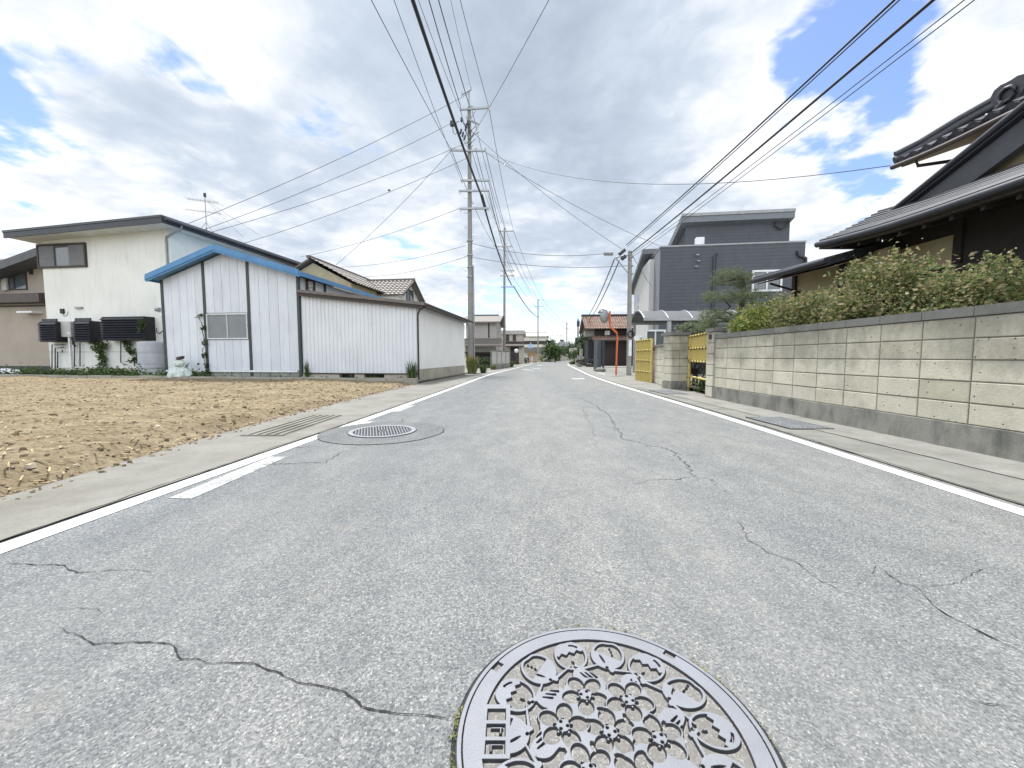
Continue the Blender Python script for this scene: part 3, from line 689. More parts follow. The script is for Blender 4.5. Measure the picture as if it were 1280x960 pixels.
# shuttered upstairs window
b = hp(49, 336); t = hp(109, 304); wx = [hp(x, 320)[0] for x in (50, 69, 87, 108)]
wo = win(hw, LF, wx[0] - .08, wx[3] + .05, b[1], t[1] + .03, HB, DBROWN, GLASS, 0, .09, .09)
for q in (0, 2):
    sm = MB().box(LF, wx[q] + .02, wx[q + 1] + .01, HB - .045, HB - .025, b[1] + .09, t[1] - .07)
    for k in range(22):
        z = b[1] + .1 + k * (t[1] - b[1] - .2) / 22; sm.box(LF, wx[q] + .03, wx[q + 1], HB - .07, HB - .03, z, z + .035)
    sm.build('shutter', M('shutter_grey', (.16, .165, .175), rough=.5), wo)
def louvre(p0, p1, name='louvre_window', out=.55, n=8, ivy=False):
    (a0, z1), (a1, z0) = LF.pix(*p0, HB - out), LF.pix(*p1, HB - out)
    f = MB(); f.box(LF, a0, a1, HB - out, HB - .01, z0 - .05, z0); f.box(LF, a0, a1, HB - out + .05, HB - .01, z1, z1 + .04)
    for a in (a0, a1 - .05): f.box(LF, a, a + .05, HB - out, HB - .01, z0, z1)
    o = f.build(name, BLACKP, hw); s = MB()
    for k in range(n):
        z = z0 + (k + .1) * (z1 - z0) / n; h = (z1 - z0) / n
        s.prism([LF.p(a0 - .03, HB - out - .06, z), LF.p(a0 - .03, HB - out - .05, z - .02), LF.p(a0 - .03, HB - out + .06, z + h * .8), LF.p(a0 - .03, HB - out + .05, z + h * .85)], LF.ex * (a1 - a0 + .06))
    s.build('slat', M('louvre_blue_black', (.022, .024, .034), (.03, .032, .045), .35), o)
    MB().box(LF, a0 + .06, a1 - .06, HB - .04, HB - .02, z0, z1).build('pane', GLASS, o)
    return o
louvre((48, 403), (71, 426)); louvre((91, 402), (113, 426)); louvre((126, 397), (181, 424), n=9)
hd = MB()
for x0, x1, y in ((54, 72, 400), (95, 114, 399)): 
    p, q = hp(x0, y), hp(x1, y); MB().box(LF, p[0], q[0], HB - .06, HB, p[1] - .15, p[1] + .05).build('window_head', DMETAL, hw)
p = hp(100, 385); MB().box(LF, p[0] - .2, p[0] + .2, HB - .1, HB, p[1] - .04, p[1] + .05).build('vent_hood', GREYM, hw)
p = hp(79, 389); bx = MB().box(LF, p[0] - .1, p[0] + .1, HB - .08, HB, p[1] - .12, p[1] + .12).build('control_box', BLACKP, hw)
MB().tube([LF.p(p[0], HB - .03, p[1] - .12), LF.p(p[0] + .08, HB - .03, p[1] - .26), LF.p(p[0] + .28, HB - .03, p[1] - .2), LF.p(p[0] + .32, HB - .03, p[1] - .02)], .012, 5).build('wire_loop', GREYM, bx)
ho = MB(); 
for y in (440,):
    p = hp(54, y); q = hp(178, y); ho.box(LF, p[0], q[0], HB - .006, HB + .02, p[1] - .012, p[1] + .012)
ho.build('plaster_joint', GREYM, hw)
pm = MB()
def pipe(mb, pts, r=.025, b=HB - .12): mb.tube([LF.p(LF.pix(x, y, b)[0], b, LF.pix(x, y, b)[1]) for x, y in pts], r, 6)
for pts in ([(65, 460), (65, 431), (80, 431)], [(69, 460), (69, 435), (80, 434)], [(72, 460), (72, 440), (78, 440), (78, 437)], [(93, 458), (93, 427), (105, 427)], [(100, 458), (100, 428)], [(151, 425), (151, 453), (157, 456)], [(157, 452), (168, 450), (168, 458)]):
    pm = MB(); pipe(pm, pts); pm.build('pipe', DMETAL, hw)
# things on and beside that wall
p, q = LF.pix(70, 402, HB - .35), LF.pix(89, 421, HB - .35)
wh = thing('water_heater', LF.p((p[0] + q[0]) / 2, HB - .3, .1), 'pale grey water heater box on a white post between two black louvred windows', 'water heater')
bx = MB().box(LF, p[0], q[0], HB - .35, HB - .02, q[1], p[1]).build('casing', M('heater_grey', (.42, .43, .41), rough=.5), wh)
MB().box(LF, p[0] + .08, p[0] + .3, HB - .358, HB - .351, p[1] - .16, p[1] - .12).build('label_plate', BLACKP, bx)
MB().box(LF, q[0] - .22, q[0] - .06, HB - .36, HB - .35, q[1] + .15, q[1] + .22).build('exhaust_port', WFRAME, bx)
MB().box(LF, q[0] - .28, q[0] - .20, HB - .3, HB - .2, .08, q[1]).build('post', WFRAME, wh)
hs = MB()
for k in range(3): hs.tube([LF.p(q[0] - .18 + .06 * k, HB - .2, q[1]), LF.p(q[0] - .17 + .06 * k, HB - .2, q[1] - .35), LF.p(q[0] - .10 + .03 * k, HB - .15, q[1] - .5)], .018, 6)
hs.build('hose', RUBBER, wh)
p, q = LF.pix(178, 427, HB - 1.2), LF.pix(207, 464, HB - 1.2)
c = LF.p((p[0] + q[0]) / 2, HB - 1.2, 0); R = (q[0] - p[0]) / 2
tk = thing('storage_tank', (c.x, c.y, .1), 'grey ribbed plastic tank standing between the white house and the blue-edged shed', 'tank')
hT = p[1] - .1; pr = [(R * .5, .1), (R * .96, .1)]
for i in range(24):
    z = .1 + hT * (i + .5) / 24; pr.append((R * (.97 if i in (7, 15) else 1.0), z))
pr += [(R * .95, .1 + hT * .97), (R * .8, .1 + hT), (0.01, .1 + hT + .02)]
MB().lathe(pr, c.x, c.y, 24).build('barrel', M('tank_grey', (.40, .43, .47), (.34, .365, .40), .4, 2, dirt=.2), tk)
MB().lathe([(R * 1.02, .45), (R * 1.02, .5)], c.x, c.y, 24).build('band', GREYM, tk)
p = LF.pix(198, 389, HB - .3)
gm = thing('gas_meter', LF.p(p[0], HB - .2, p[1] - .3), 'small white meter with pipes fixed to the white house wall above the grey tank', 'meter')
MB().box(LF, p[0] - .05, p[0] + .3, HB - .25, HB - .02, p[1] - .25, p[1] + .2).build('case', WFRAME, gm)
MB().tube([LF.p(p[0] - .12, HB - .3, p[1] + .08), LF.p(p[0] + .08, HB - .3, p[1] + .08)], .1, 10).build('dial', GREYM, gm)
MB().tube([LF.p(p[0] + .1, HB - .15, p[1] - .25), LF.p(p[0] + .1, HB - .15, p[1] - .9), LF.p(p[0] - .2, HB - .15, p[1] - 1.1), LF.p(p[0] - .35, HB - .15, p[1] - 1.0), LF.p(p[0] - .35, HB - .15, p[1] - .8)], .025, 6).build('pipe', DMETAL, gm)
# rooftop aerial
p = LF.pix(258, 283, HB + 3.2)
ae = thing('tv_aerial', LF.p(p[0], HB + 3.2, ra[1]), 'thin television aerial on a mast above the white house roof', 'aerial')
c = LF.p(p[0], HB + 3.2, 0); zt = LF.pix(258, 245, HB + 3.2)[1]; z0 = ra[1]
MB().tube([(c.x, c.y, z0), (c.x, c.y, zt)], .022, 6).build('mast', GREYM, ae)
for dz, n, L in ((-.25, 8, 1.3), (-.85, 7, 1.5)):
    b = MB(); z = zt + dz; b.tube([(c.x - L * .75, c.y, z + .1), (c.x + L * .55, c.y, z - .12)], .016, 5)
    for k in range(n):
        t = k / (n - 1); x = c.x - L * .75 + L * 1.3 * t; zz = z + .1 - .22 * t; h = .12 + .12 * t
        b.tube([(x, c.y - h * 2, zz), (x, c.y + h * 2, zz)], .01, 4)
        b.tube([(x, c.y, zz - .06), (x, c.y, zz + .06)], .01, 4)
    b.build('aerial_array', GREYM, ae)
b = MB()
for dx, dy in ((.5, .5), (-.5, .5), (.5, -.5), (-.5, -.5)): b.tube([(c.x + dx * .9, c.y + dy, z0), (c.x, c.y, z0 + 1.1)], .014, 5)
b.build('leg_frame', GREYM, ae)
b = MB().tube([(c.x, c.y, zt - .05), (c.x, c.y, zt + .16)], .07, 8); b.build('booster', DMETAL, ae)

# beige neighbour at the far left
NB = 4.6
nh = thing('house', LF.p(-26, NB, .1), 'brownish beige two-storey house cut off at the left edge of the picture', 'house')
def np_(px, py, b=NB): return LF.pix(px, py, b)
e1 = np_(60, 306); e0 = np_(-60, 350)
MB().fprism(LF, [(e0[0] - 2, .1), (e1[0], .1), (e1[0], np_(50, 318)[1]), (e0[0] - 2, np_(50, 318)[1])], NB + .6, NB + 8).build('wall', BEIGE, nh)
lo = np_(50, 378); MB().fprism(LF, [(e0[0] - 2, .45), (e1[0], .45), (e1[0], lo[1] - .06), (e0[0] - 2, lo[1] - .06)], NB, NB + .58).build('lower_wall', BEIGE, nh)
MB().fprism(LF, [(e0[0] - 2, .05), (e1[0], .05), (e1[0], .44), (e0[0] - 2, .44)], NB + .05, NB + .5).build('foundation', DMETAL, nh)
rt = np_(46, 309, NB - .5); rt0 = np_(0, 326, NB - .5)
k = (rt[1] - rt0[1]) / (rt[0] - rt0[0]); A0, A1 = e0[0] - 2, e1[0]
zf = lambda a: rt[1] + k * (a - rt[0])
MB().slab([LF.p(A0, NB - .5, zf(A0)), LF.p(A1, NB - .5, zf(A1)), LF.p(A1, NB + 8, zf(A1) + .3), LF.p(A0, NB + 8, zf(A0) + .3)], .45).build('roof', M('far_left_roof', (.10, .105, .115), (.075, .08, .09), .6, 2), nh)
aw = np_(50, 366, NB - .6); aw2 = np_(50, 377, NB - .6)
MB().prism([LF.p(A0, NB - .6, aw2[1]), LF.p(A0, NB - .6, aw[1]), LF.p(A0, NB + .55, aw[1] + .22), LF.p(A0, NB + .55, aw2[1])], LF.ex * (A1 - A0)).build('porch_roof', M('porch_brown', (.07, .055, .05), (.05, .04, .036), .5, 4), nh)
p, q = np_(4, 363, NB + .6), np_(33, 338, NB + .6)
wo = win(nh, LF, p[0], q[0], p[1], q[1], NB + .6, DBROWN, GLASS, 1, .06)
MB().box(LF, p[0] + .15, p[0] + .5, NB + .45, NB + .55, p[1] - .02, q[1] - .15).build('curtain', M('lace', (.55, .55, .53), rough=.9), wo)
p = np_(40, 340, NB + .6); MB().box(LF, p[0] - .08, p[0] + .08, NB + .5, NB + .6, p[1] - .15, p[1] + .15).build('porch_lamp', DMETAL, nh)
p, q = np_(0, 378), np_(48, 382); MB().box(LF, A0, A1, NB - .04, NB, q[1] - .05, q[1] + .03).build('wall_band', DBROWN, nh)
p, q = np_(35, 391), np_(50, 391); MB().box(LF, p[0], q[0] + .2, NB - .5, NB, p[1] - .06, p[1] + .04).build('meter_canopy', WFRAME, nh)

# weathered tiled house behind the sheds
tf = Fr(*LF.p(-8.2, 13.0, 0).to_2d(), -7.6)
th = thing('house', tf.p(-3, 0, .1), 'old house with brown tiled gable roofs rising behind the white sheds', 'house')
p = LF.pix(386, 322, 9.6); q = LF.pix(458, 346, 17.5); rz0 = p[1]
e = 3.2
rr = MB(); tiled(rr, LF.p(p[0] + e, 9.6, rz0 - 1.7), LF.p(p[0] + e, 22, rz0 - 1.7), LF.p(p[0], 22, rz0), LF.p(p[0], 9.6, rz0), 34, 10, .05, .04)
rr.slab([LF.p(p[0], 9.6, rz0 - .02), LF.p(p[0] - e, 9.6, rz0 - 1.7), LF.p(p[0] - e, 22, rz0 - 1.7), LF.p(p[0], 22, rz0 - .02)], .12)
ro = rr.build('roof', BTILE, th)
MB().box(LF, p[0] - .12, p[0] + .12, 9.5, 22.05, rz0 - .02, rz0 + .14).build('ridge', BTILE, ro)
MB().fprism(LF, [(p[0] - e + .5, .1), (p[0] + e - .5, .1), (p[0] + e - .5, rz0 - 1.65), (p[0], rz0 - .25), (p[0] - e + .5, rz0 - 1.65)], 10.0, 21.6).build('wall', PLASTER, th)
x0, x1 = LF.pix(462, 351, 16)[0], LF.pix(517, 351, 16)[0]; zr2 = LF.pix(490, 351, 16)[1]
rr = MB(); tiled(rr, LF.p(x0 - .5, 13.6, zr2 - 1.5), LF.p(x1 + .05, 13.6, zr2 - 1.5), LF.p(x1 + .05, 16, zr2), LF.p(x0 - .5, 16, zr2), 13, 8, .06, .05)
rr.slab([LF.p(x0 - .5, 16, zr2 - .02), LF.p(x1 + .05, 16, zr2 - .02), LF.p(x1 + .05, 18.4, zr2 - 1.5), LF.p(x0 - .5, 18.4, zr2 - 1.5)], .1)
ro = rr.build('gable_roof', BTILE, th)
MB().box(LF, x0 - .5, x1 + .1, 15.9, 16.1, zr2 - .02, zr2 + .14).build('ridge', BTILE, ro)
MB().fprism(LF.at(x1 - .35, 13.8, 90), [(.0, .1), (4.4, .1), (4.4, zr2 - 1.45), (2.2, zr2 - .2), (0, zr2 - 1.45)], 0, 3.6).build('gable_wall', M('gable_plaster', (.55, .54, .5), (.45, .44, .4), .9), th)
win(th, LF.at(x1 - .35, 13.8, 90), 1.5, 2.9, zr2 - 1.8, zr2 - .75, 0, DBROWN, GLASS, 1, .07)
bb = MB(); GF = LF.at(x1 + .1, 13.6, 90)
for s in (0, 1):
    a0, a1 = (0, 2.4) if s == 0 else (4.8, 2.4)
    bb.prism([GF.p(a0, -.02, zr2 - 1.62), GF.p(a1, -.02, zr2 - .12), GF.p(a1, -.02, zr2 + .04), GF.p(a0, -.02, zr2 - 1.46)], GF.ey * .06)
bb.build('bargeboard', DBROWN, ro)
r = random.Random(21)
def ivy(label, pts, b, w, n):
    mb = MB(); st = MB(); prev = None
    for x, y in pts:
        q = LF.pix(x, y, b); c = LF.p(q[0], b, q[1])
        leaves(mb, c, (w, .10, w * 1.15), n, .10, r, 6, .4, core=.1, long=1.3)
        if prev is not None: limb(st, prev, c, .015, .012, r, .15, 4)
        prev = c
    t = thing('ivy', LF.p(LF.pix(*pts[-1], b)[0], b, .1), label, 'ivy'); mb.build('leaves', LEAF_GREEN, t); st.build('stem', BARK, t)
ivy('dense green ivy growing up the white wall left of the widest louvred window', [(116, 425), (120, 434), (128, 432), (127, 440), (126, 448), (128, 456)], HB - .2, .2, 110)
ivy('thin green creeper hanging diagonally below the widest black louvred window', [(157, 428), (161, 436), (166, 441), (167, 449)], HB - .2, .15, 90)
ivy('dark creeper covering the right end of the widest black louvred window', [(176, 402), (177, 410)], HB - .62, .14, 70)
ivy('sparse vine climbing the left post of the shed window', [(249, 396), (254, 410), (256, 428), (254, 445), (257, 457), (259, 466)], -.12, .07, 22)
mb = MB()
for _ in range(420):
    a = -22 + 13.2 * r.random(); b = -.55 + (HB - .3) * r.random() ** 1.3
    if a > -14.0 and b > -.1: continue
    leaves(mb, LF.p(a, b, .12), (.18, .18, .16 + .16 * r.random()), 30, .11, r, 4, .45, core=.1)
for _ in range(80):
    a = -14 + 14 * r.random(); leaves(mb, LF.p(a, -.45 + .3 * r.random(), .10), (.12, .1, .06 + .06 * r.random()), 12, .08, r, 3, .5, core=.1)
for _ in range(150):
    a = -38 + 17 * r.random(); leaves(mb, LF.p(a, -.4 + 3.6 * r.random(), .12), (.2, .16, .10), 16, .10, r, 4, .45, core=.1)
tag(mb.build('weeds', LEAF_GREEN), kind='stuff')
def tuft(name, label, c, R, H, n, mat, seed, cat='plant', group=None):
    r = random.Random(seed); mb = MB(); c = Vector(c)
    for _ in range(n):
        an = r.uniform(0, 6.283); rr = R * r.random() ** .7 * .45; b = c + Vector((math.cos(an) * rr, math.sin(an) * rr, 0)); h = H * r.uniform(.5, 1.05)
        out = Vector((math.cos(an), math.sin(an), 0)) * R * r.uniform(.2, 1); w = Vector((-math.sin(an), math.cos(an), 0)) * r.uniform(.008, .018)
        m_ = b + out * .35 + Vector((0, 0, h * .65)); e = b + out + Vector((0, 0, h * r.uniform(.6, 1)))
        mb.add([b - w, b + w, m_ + w, m_ - w, e], [(0, 1, 2, 3), (3, 2, 4)])
    return tag(mb.build(name, mat), label, cat, group)
tuft('weed_clump', 'tall straggly weed at the road corner of the white lean-to shed', LF.p(-.18, -.22, 0), .3, 1.0, 90, LEAF_GREEN, 1)
tuft('weed_clump', 'slender weed standing at the left end of the ribbed white shed wall', LF.p(LF.pix(386, 460)[0], -.12, 0), .16, 1.0, 26, LEAF_GREEN, 2)
q = LF.pix(468, 474); tuft('weed_clump', 'green weed growing out of the dark vent under the ribbed shed', LF.p(q[0], -.05, 0), .35, .35, 70, LEAF_GREEN, 3)
# translucent sheeting bundle in front of the shed
p = LF.pix(226, 470, -.55); c = LF.p(p[0], -.55, .1)
bd = thing('plastic_bundle', (c.x, c.y, .1), 'figure-like bundle wrapped in translucent pale green plastic by the shed', 'bundle')
n = NT('pale_sheeting'); SHEET = n.done(n.ramp(n.noise(6, 5), [(.3, (.36, .45, .42)), (.55, (.52, .57, .54)), (.75, (.26, .42, .37))]), .35, 0, .6)
prof = [(.02, .0), (.36, .01), (.40, .1), (.36, .24), (.30, .36), (.23, .46), (.19, .52), (.22, .58), (.24, .64), (.20, .71), (.10, .76), (.01, .78)]
mb = MB(); K = 22; vs = []
for i, (R, z) in enumerate(prof):
    for k in range(K):
        t = 2 * math.pi * k / K; rr = R * (1 + .16 * math.sin(5 * t + i * .7) + .10 * r.uniform(-1, 1)); vs.append((c.x + rr * 1.15 * math.cos(t) + (.05 if z > .5 else -.03), c.y + rr * .8 * math.sin(t), .1 + z * 1.0))
mb.add(vs, [(i * K + k, i * K + (k + 1) % K, (i + 1) * K + (k + 1) % K, (i + 1) * K + k) for i in range(len(prof) - 1) for k in range(K)], False)
mb.build('sheeting', SHEET, bd)
MB().lathe([(.20, .605), (.215, .62), (.21, .64)], c.x + .05, c.y, 14).build('tie', GREYM, bd)
mb = MB(); mb.obox(Vector((c.x - .08, c.y - .1, .87)), (.2, 0, .05), (0, .18, 0), (.02, 0, .11)); mb.build('top_cap', DBROWN, bd)
q = LF.pix(6, 463, .3); c = LF.p(q[0], .3, .1); mb = MB(); vs = []
prof = [(.05, .0), (.5, .02), (.55, .14), (.42, .26), (.2, .33), (.01, .34)]
for i, (R, z) in enumerate(prof):
    for k in range(12):
        t = 2 * math.pi * k / 12; rr = R * (1 + .12 * r.uniform(-1, 1)); vs.append((c.x + rr * 1.3 * math.cos(t), c.y + rr * .7 * math.sin(t), .12 + z))
mb.add(vs, [(i * 12 + k, i * 12 + (k + 1) % 12, (i + 1) * 12 + (k + 1) % 12, (i + 1) * 12 + k) for i in range(5) for k in range(12)], False)
tag(mb.build('plastic_sack', WFRAME), 'small white sack lying on the weeds at the far left edge', 'sack')
# ------------------------------------------------------------------ manhole cover with apples and blossoms
def ss(d, w): return np.clip(.5 - d / w, 0, 1)          # soft inside of a signed distance
def heightplate(name, parent, N, R, hfun, mat, z0):
    xs = np.linspace(-R, R, N); X, Y = np.meshgrid(xs, xs, indexing='ij'); rad = np.hypot(X, Y)
    Z = hfun(X, Y, rad) + z0
    keep = rad <= R + (xs[1] - xs[0]) * 1.2
    f = np.maximum(rad / R, 1.0); X = X / f; Y = Y / f
    ids = -np.ones(N * N, int); k = np.flatnonzero(keep.ravel()); ids[k] = np.arange(len(k)); ids = ids.reshape(N, N)
    q = np.stack([ids[:-1, :-1], ids[1:, :-1], ids[1:, 1:], ids[:-1, 1:]], -1).reshape(-1, 4); q = q[(q >= 0).all(1)]
    vs = np.stack([X.ravel()[k], Y.ravel()[k], Z.ravel()[k]], -1)
    me = bpy.data.meshes.new(name); me.from_pydata(vs.tolist(), [], q.tolist()); me.materials.append(mat); me.update()
    o = bpy.data.objects.new(name, me); COL.objects.link(o); o.parent = parent; return o
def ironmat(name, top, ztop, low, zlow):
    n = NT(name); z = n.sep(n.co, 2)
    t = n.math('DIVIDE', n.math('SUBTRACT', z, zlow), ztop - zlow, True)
    iron = n.mix(n.ramp(n.noise(9, 6, .65), [(.35, 0.0), (.7, 1.0)]), top, tuple(x * .84 for x in top))
    iron = n.mix(n.math('MULTIPLY', n.ramp(n.noise(70, 4, .7), [(.5, 0.0), (.75, 1.0)]), .3), iron, (.20, .17, .14))
    sp = n.ramp(n.sep(n.vor(210, 'Color'), 0), [(.0, tuple(x * .62 for x in low)), (.6, low), (.9, tuple(min(1, x * 1.25) for x in low)), (1, (.42, .41, .38))])
    soil = n.mix(n.ramp(n.noise(13, 5, .7), [(.4, 0.0), (.68, 1.0)]), sp, (.195, .182, .165))
    wall = n.mix(n.ramp(t, [(.10, 0.0), (.22, 1.0)]), soil, (.03, .03, .035))  # sides of the relief painted near black by height, imitating groove shade
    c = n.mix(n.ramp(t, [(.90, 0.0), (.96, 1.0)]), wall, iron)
    n.bump(n.vor(230, 'Distance'), .25, .003)
    n.done(c, n.ramp(t, [(.9, .9), (.96, .56)]), 0, .45); return n.m
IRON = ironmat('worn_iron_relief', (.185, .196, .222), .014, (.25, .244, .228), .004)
CC = Vector((.260, .980, 0)); CR = .402
def cover_height(X, Y, rad):
    w = .0032; th = np.arctan2(Y, X)
    metal = np.zeros_like(X)
    def add(d): np.maximum(metal, ss(d, w), out=metal)
    def cut(d): np.minimum(metal, 1 - ss(d, w), out=metal)
    def disc(cx, cy, r): return np.hypot(X - cx, Y - cy) - r
    def seg(ax, ay, bx, by, r0, r1):
        dx, dy = bx - ax, by - ay; t = np.clip(((X - ax) * dx + (Y - ay) * dy) / (dx * dx + dy * dy), 0, 1)
        return np.hypot(X - ax - t * dx, Y - ay - t * dy) - (r0 + (r1 - r0) * t)
    def ell(cx, cy, a, b, rot):
        c, s = math.cos(rot), math.sin(rot); u = (X - cx) * c + (Y - cy) * s; v = -(X - cx) * s + (Y - cy) * c
        k = np.hypot(u / a, v / b); return (k - 1) * min(a, b)
    add(.340 - rad)                                          # outer rim
    r = random.Random(4)
    NA = 14; ra = .276
    for i in range(NA):
        t = math.pi / 2 + .24 + (i - 7) * 2 * math.pi / NA
        ux, uy = math.cos(t), math.sin(t); vx, vy = -uy, ux; cx, cy = ra * ux, ra * uy
        U = (X - cx) * ux + (Y - cy) * uy; W = (X - cx) * vx + (Y - cy) * vy
        lob = .0595 + .004 * np.cos(2 * np.arctan2(W, U) + .4) - .006 * np.exp(-((np.arctan2(W, U)) / .30) ** 2)
        body = np.hypot(U, W) - lob; add(body)
        sk = .35 * (1 if i % 4 < 2 else -1)
        u2 = U + sk * W
        if i % 2 == 0:     # smooth apple: hollow outer part with a few seed marks
            cut(np.maximum(np.hypot(U, W * 1.02) - (lob - .011), -(u2 + .004)))
            for a, b in ((.008, -.004), (.022, -.001), (.034, .004)): add(np.hypot((U - a) * .6, W - b - sk * .03) - .0026)
            cut(ell(cx - ux * .022 + vx * .018, cy - uy * .022 + vy * .018, .013, .0026, t + .5))
        else:              # apple with a jagged line across, hollow towards the stem
            zig = .012 * np.abs(((W / .0135) % 2) - 1) + .002 + .18 * sk * W
            cut(np.maximum(np.hypot(U, W) - (lob - .010), U - zig))
            add(np.hypot((U + .024) * .6, W - .002) - .0040)
            cut(np.maximum(np.abs(np.hypot(U, W) - .043) - .0025, np.hypot(U - .035, W + .022) - .014))
        # stem sweeping sideways towards the next apple
        add(seg(cx - ux * .046, cy - uy * .046, cx - ux * .066 - vx * .012, cy - uy * .066 - vy * .012, .0065, .0080))
        add(seg(cx - ux * .062 - vx * .008, cy - uy * .062 - vy * .008, cx - ux * .058 - vx * .085, cy - uy * .058 - vy * .085, .0065, .0035))
        cut(disc(cx - ux * .056 + vx * .003, cy - uy * .056 + vy * .003, .0036))
    NL = 8
    for i in range(NL):                                      # ring of leaves
        t = math.pi / 2 + .08 + i * 2 * math.pi / NL; ux, uy = math.cos(t), math.sin(t); vx, vy = -uy, ux
        lf_ = ell(.166 * ux + .01 * vx, .166 * uy + .01 * vy, .054, .036, t + .6)
        add(lf_ + .004 * np.sin(60 * (X * vx + Y * vy) + 40 * rad))
        for k in (-1, 0, 1):
            ox, oy = .176 * ux + .015 * k * vx, .176 * uy + .015 * k * vy
            cut(seg(ox, oy, ox + .026 * math.cos(t + .6), oy + .026 * math.sin(t + .6), .0030, .0010))
    add(rad - .135)
    FL = [(0, 0, .066)] + [(.124 * math.cos(math.pi / 2 + .38 + k * math.pi / 3), .124 * math.sin(math.pi / 2 + .38 + k * math.pi / 3), .065) for k in range(6)]
    for j, (fx, fy, fr0) in enumerate(FL):                   # five-petalled blossoms
        add(disc(fx, fy, fr0 * .98))
        for k in range(5):
            t = .31 + j * .53 + k * 2 * math.pi / 5
            add(ell(fx + .62 * fr0 * math.cos(t), fy + .62 * fr0 * math.sin(t), fr0 * .52, fr0 * .46, t))
        for k in range(5):
            t = .31 + j * .53 + k * 2 * math.pi / 5
            cut(np.maximum(ell(fx + .64 * fr0 * math.cos(t), fy + .64 * fr0 * math.sin(t), fr0 * .40, fr0 * .33, t), -(np.hypot(X - fx, Y - fy) - fr0 * .30)))
            add(disc(fx + .36 * fr0 * math.cos(t + .15), fy + .36 * fr0 * math.sin(t + .15), .0042))
        for k in range(3):
            t = j + k * 2.09; cut(disc(fx + .012 * math.cos(t), fy + .012 * math.sin(t), .0034))
    for k in range(12):                                      # small triangular hollows between blossoms
        t = math.pi / 2 + .38 + k * math.pi / 6 + math.pi / 12; q = .066 if k % 2 else .150
        cut(ell(q * math.cos(t), q * math.sin(t), .012, .006, t + 1.2))
    px0 = -.303                                              # three square cells on the left rim
    add(np.maximum(np.abs(X - px0) - .040, np.abs(Y - .005) - .078))
    for k in range(3):
        cy = .050 - k * .046
        cell = np.maximum(np.abs(X - px0) - .0245, np.abs(Y - cy) - .0165)
        cut(cell)
        if k: add(np.maximum(np.abs(X - px0 - .003) - .016, np.abs(Y - cy - .006) - .0028))
        if k == 1: add(np.maximum(np.abs(X - px0 - .013) - .003, np.abs(Y - cy + .002) - .008))
        if k == 2: add(np.maximum(np.abs(X - px0 + .010) - .003, np.abs(Y - cy + .002) - .010))
    np.maximum(metal, ss(.352 - rad, w), out=metal)
    for t in (2.52, .80, -2.2, -.7):                         # lifting notches in the rim
        c_x, c_y = .377 * math.cos(t), .377 * math.sin(t); uu = (X - c_x) * math.cos(t) + (Y - c_y) * math.sin(t); vv = -(X - c_x) * math.sin(t) + (Y - c_y) * math.cos(t)
        cut(np.maximum(np.abs(uu) - .010, np.abs(vv) - .017))
    gap = ss(np.abs(rad - .389) - .0012, .0016)
    metal *= 1 - gap * .8
    b = metal.copy()
    for _ in range(7): b = (b + np.roll(b, 1, 0) + np.roll(b, -1, 0) + np.roll(b, 1, 1) + np.roll(b, -1, 1)) / 5
    dirt = np.clip(1 - b * 2.2, 0, 1) * .0014
    return .010 * metal + dirt * (1 - metal)
cv = thing('manhole_cover', CC, 'round iron manhole cover with raised apples and blossoms in the near asphalt', 'manhole cover')
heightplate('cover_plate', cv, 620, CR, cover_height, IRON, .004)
MB().lathe([(CR + .0005, .0), (CR + .0005, .0135), (CR + .003, .012), (CR + .004, 0.0)], CC.x, CC.y, 96, False).build('frame_lip', DMETAL, cv)
MB().lathe([(CR + .003, .0045), (CR + .016, .002)], CC.x, CC.y, 96, False).build('dirt_joint', TAR, cv)
mo = MB(); r = random.Random(9)
for lo, hi, n in ((1.15, 1.9, 34), (2.95, 3.4, 34), (.35, .7, 12), (-.2, .1, 8)):
    for _ in range(n):
        t = r.uniform(lo, hi); R = CR + r.uniform(.002, .016); leaves(mo, (CC.x + R * math.cos(t), CC.y + R * math.sin(t), .007), (.005, .005, .004), 4, r.uniform(.005, .010), r, 2, .8, core=.1)
tag(mo.build('moss', DRYG), kind='stuff')

# ------------------------------------------------------------------ drain cover on the left of the lane
DC = Vector((-1.727, 5.24, 0))
ring = []; pa = MB(); K = 64
pts = [(DC.x + .01 + .80 * math.cos(2 * math.pi * k / K), DC.y + .80 * math.sin(2 * math.pi * k / K), .0042) for k in range(K)]
pa.poly(pts); tag(pa.build('asphalt_patch', AS2), kind='structure')
zz = MB(); zigzag([Vector((p[0], p[1], 0)) for p in pts[34:] + pts[:6]], .008, .008, .004, 41, .0052, zz); tag(zz.build('patch_joint', TAR), kind='structure')
def grid_height(X, Y, rad):
    u = (X * .80 + Y * .6); m = np.zeros_like(X)
    v = X * .6 - Y * .8; row = np.floor(v / .062) % 2
    bar = np.abs(((u + row * .019) / .038) % 1 - .5) * 2
    m = ss((bar - .55) * .019, .004); m *= 1 - ss(np.abs((v / .062) % 1 - .5) * .062 - .005, .004) * 0
    m = np.where((np.hypot(X, Y) < .07) & (np.abs(X) < .05), 1 - m, m)
    m *= ss(rad - .365, .003); m = np.maximum(m, ss(.372 - rad, .003))
    return .010 * m
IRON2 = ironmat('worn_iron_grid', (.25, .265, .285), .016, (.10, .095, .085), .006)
dc = thing('manhole_cover', DC, 'grooved iron drain cover in a round asphalt patch beside the left white line', 'manhole cover')
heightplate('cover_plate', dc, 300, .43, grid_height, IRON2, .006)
MB().lathe([(.431, .0), (.431, .016), (.438, .014), (.442, .0)], DC.x, DC.y, 64, False).build('frame_lip', DMETAL, dc)
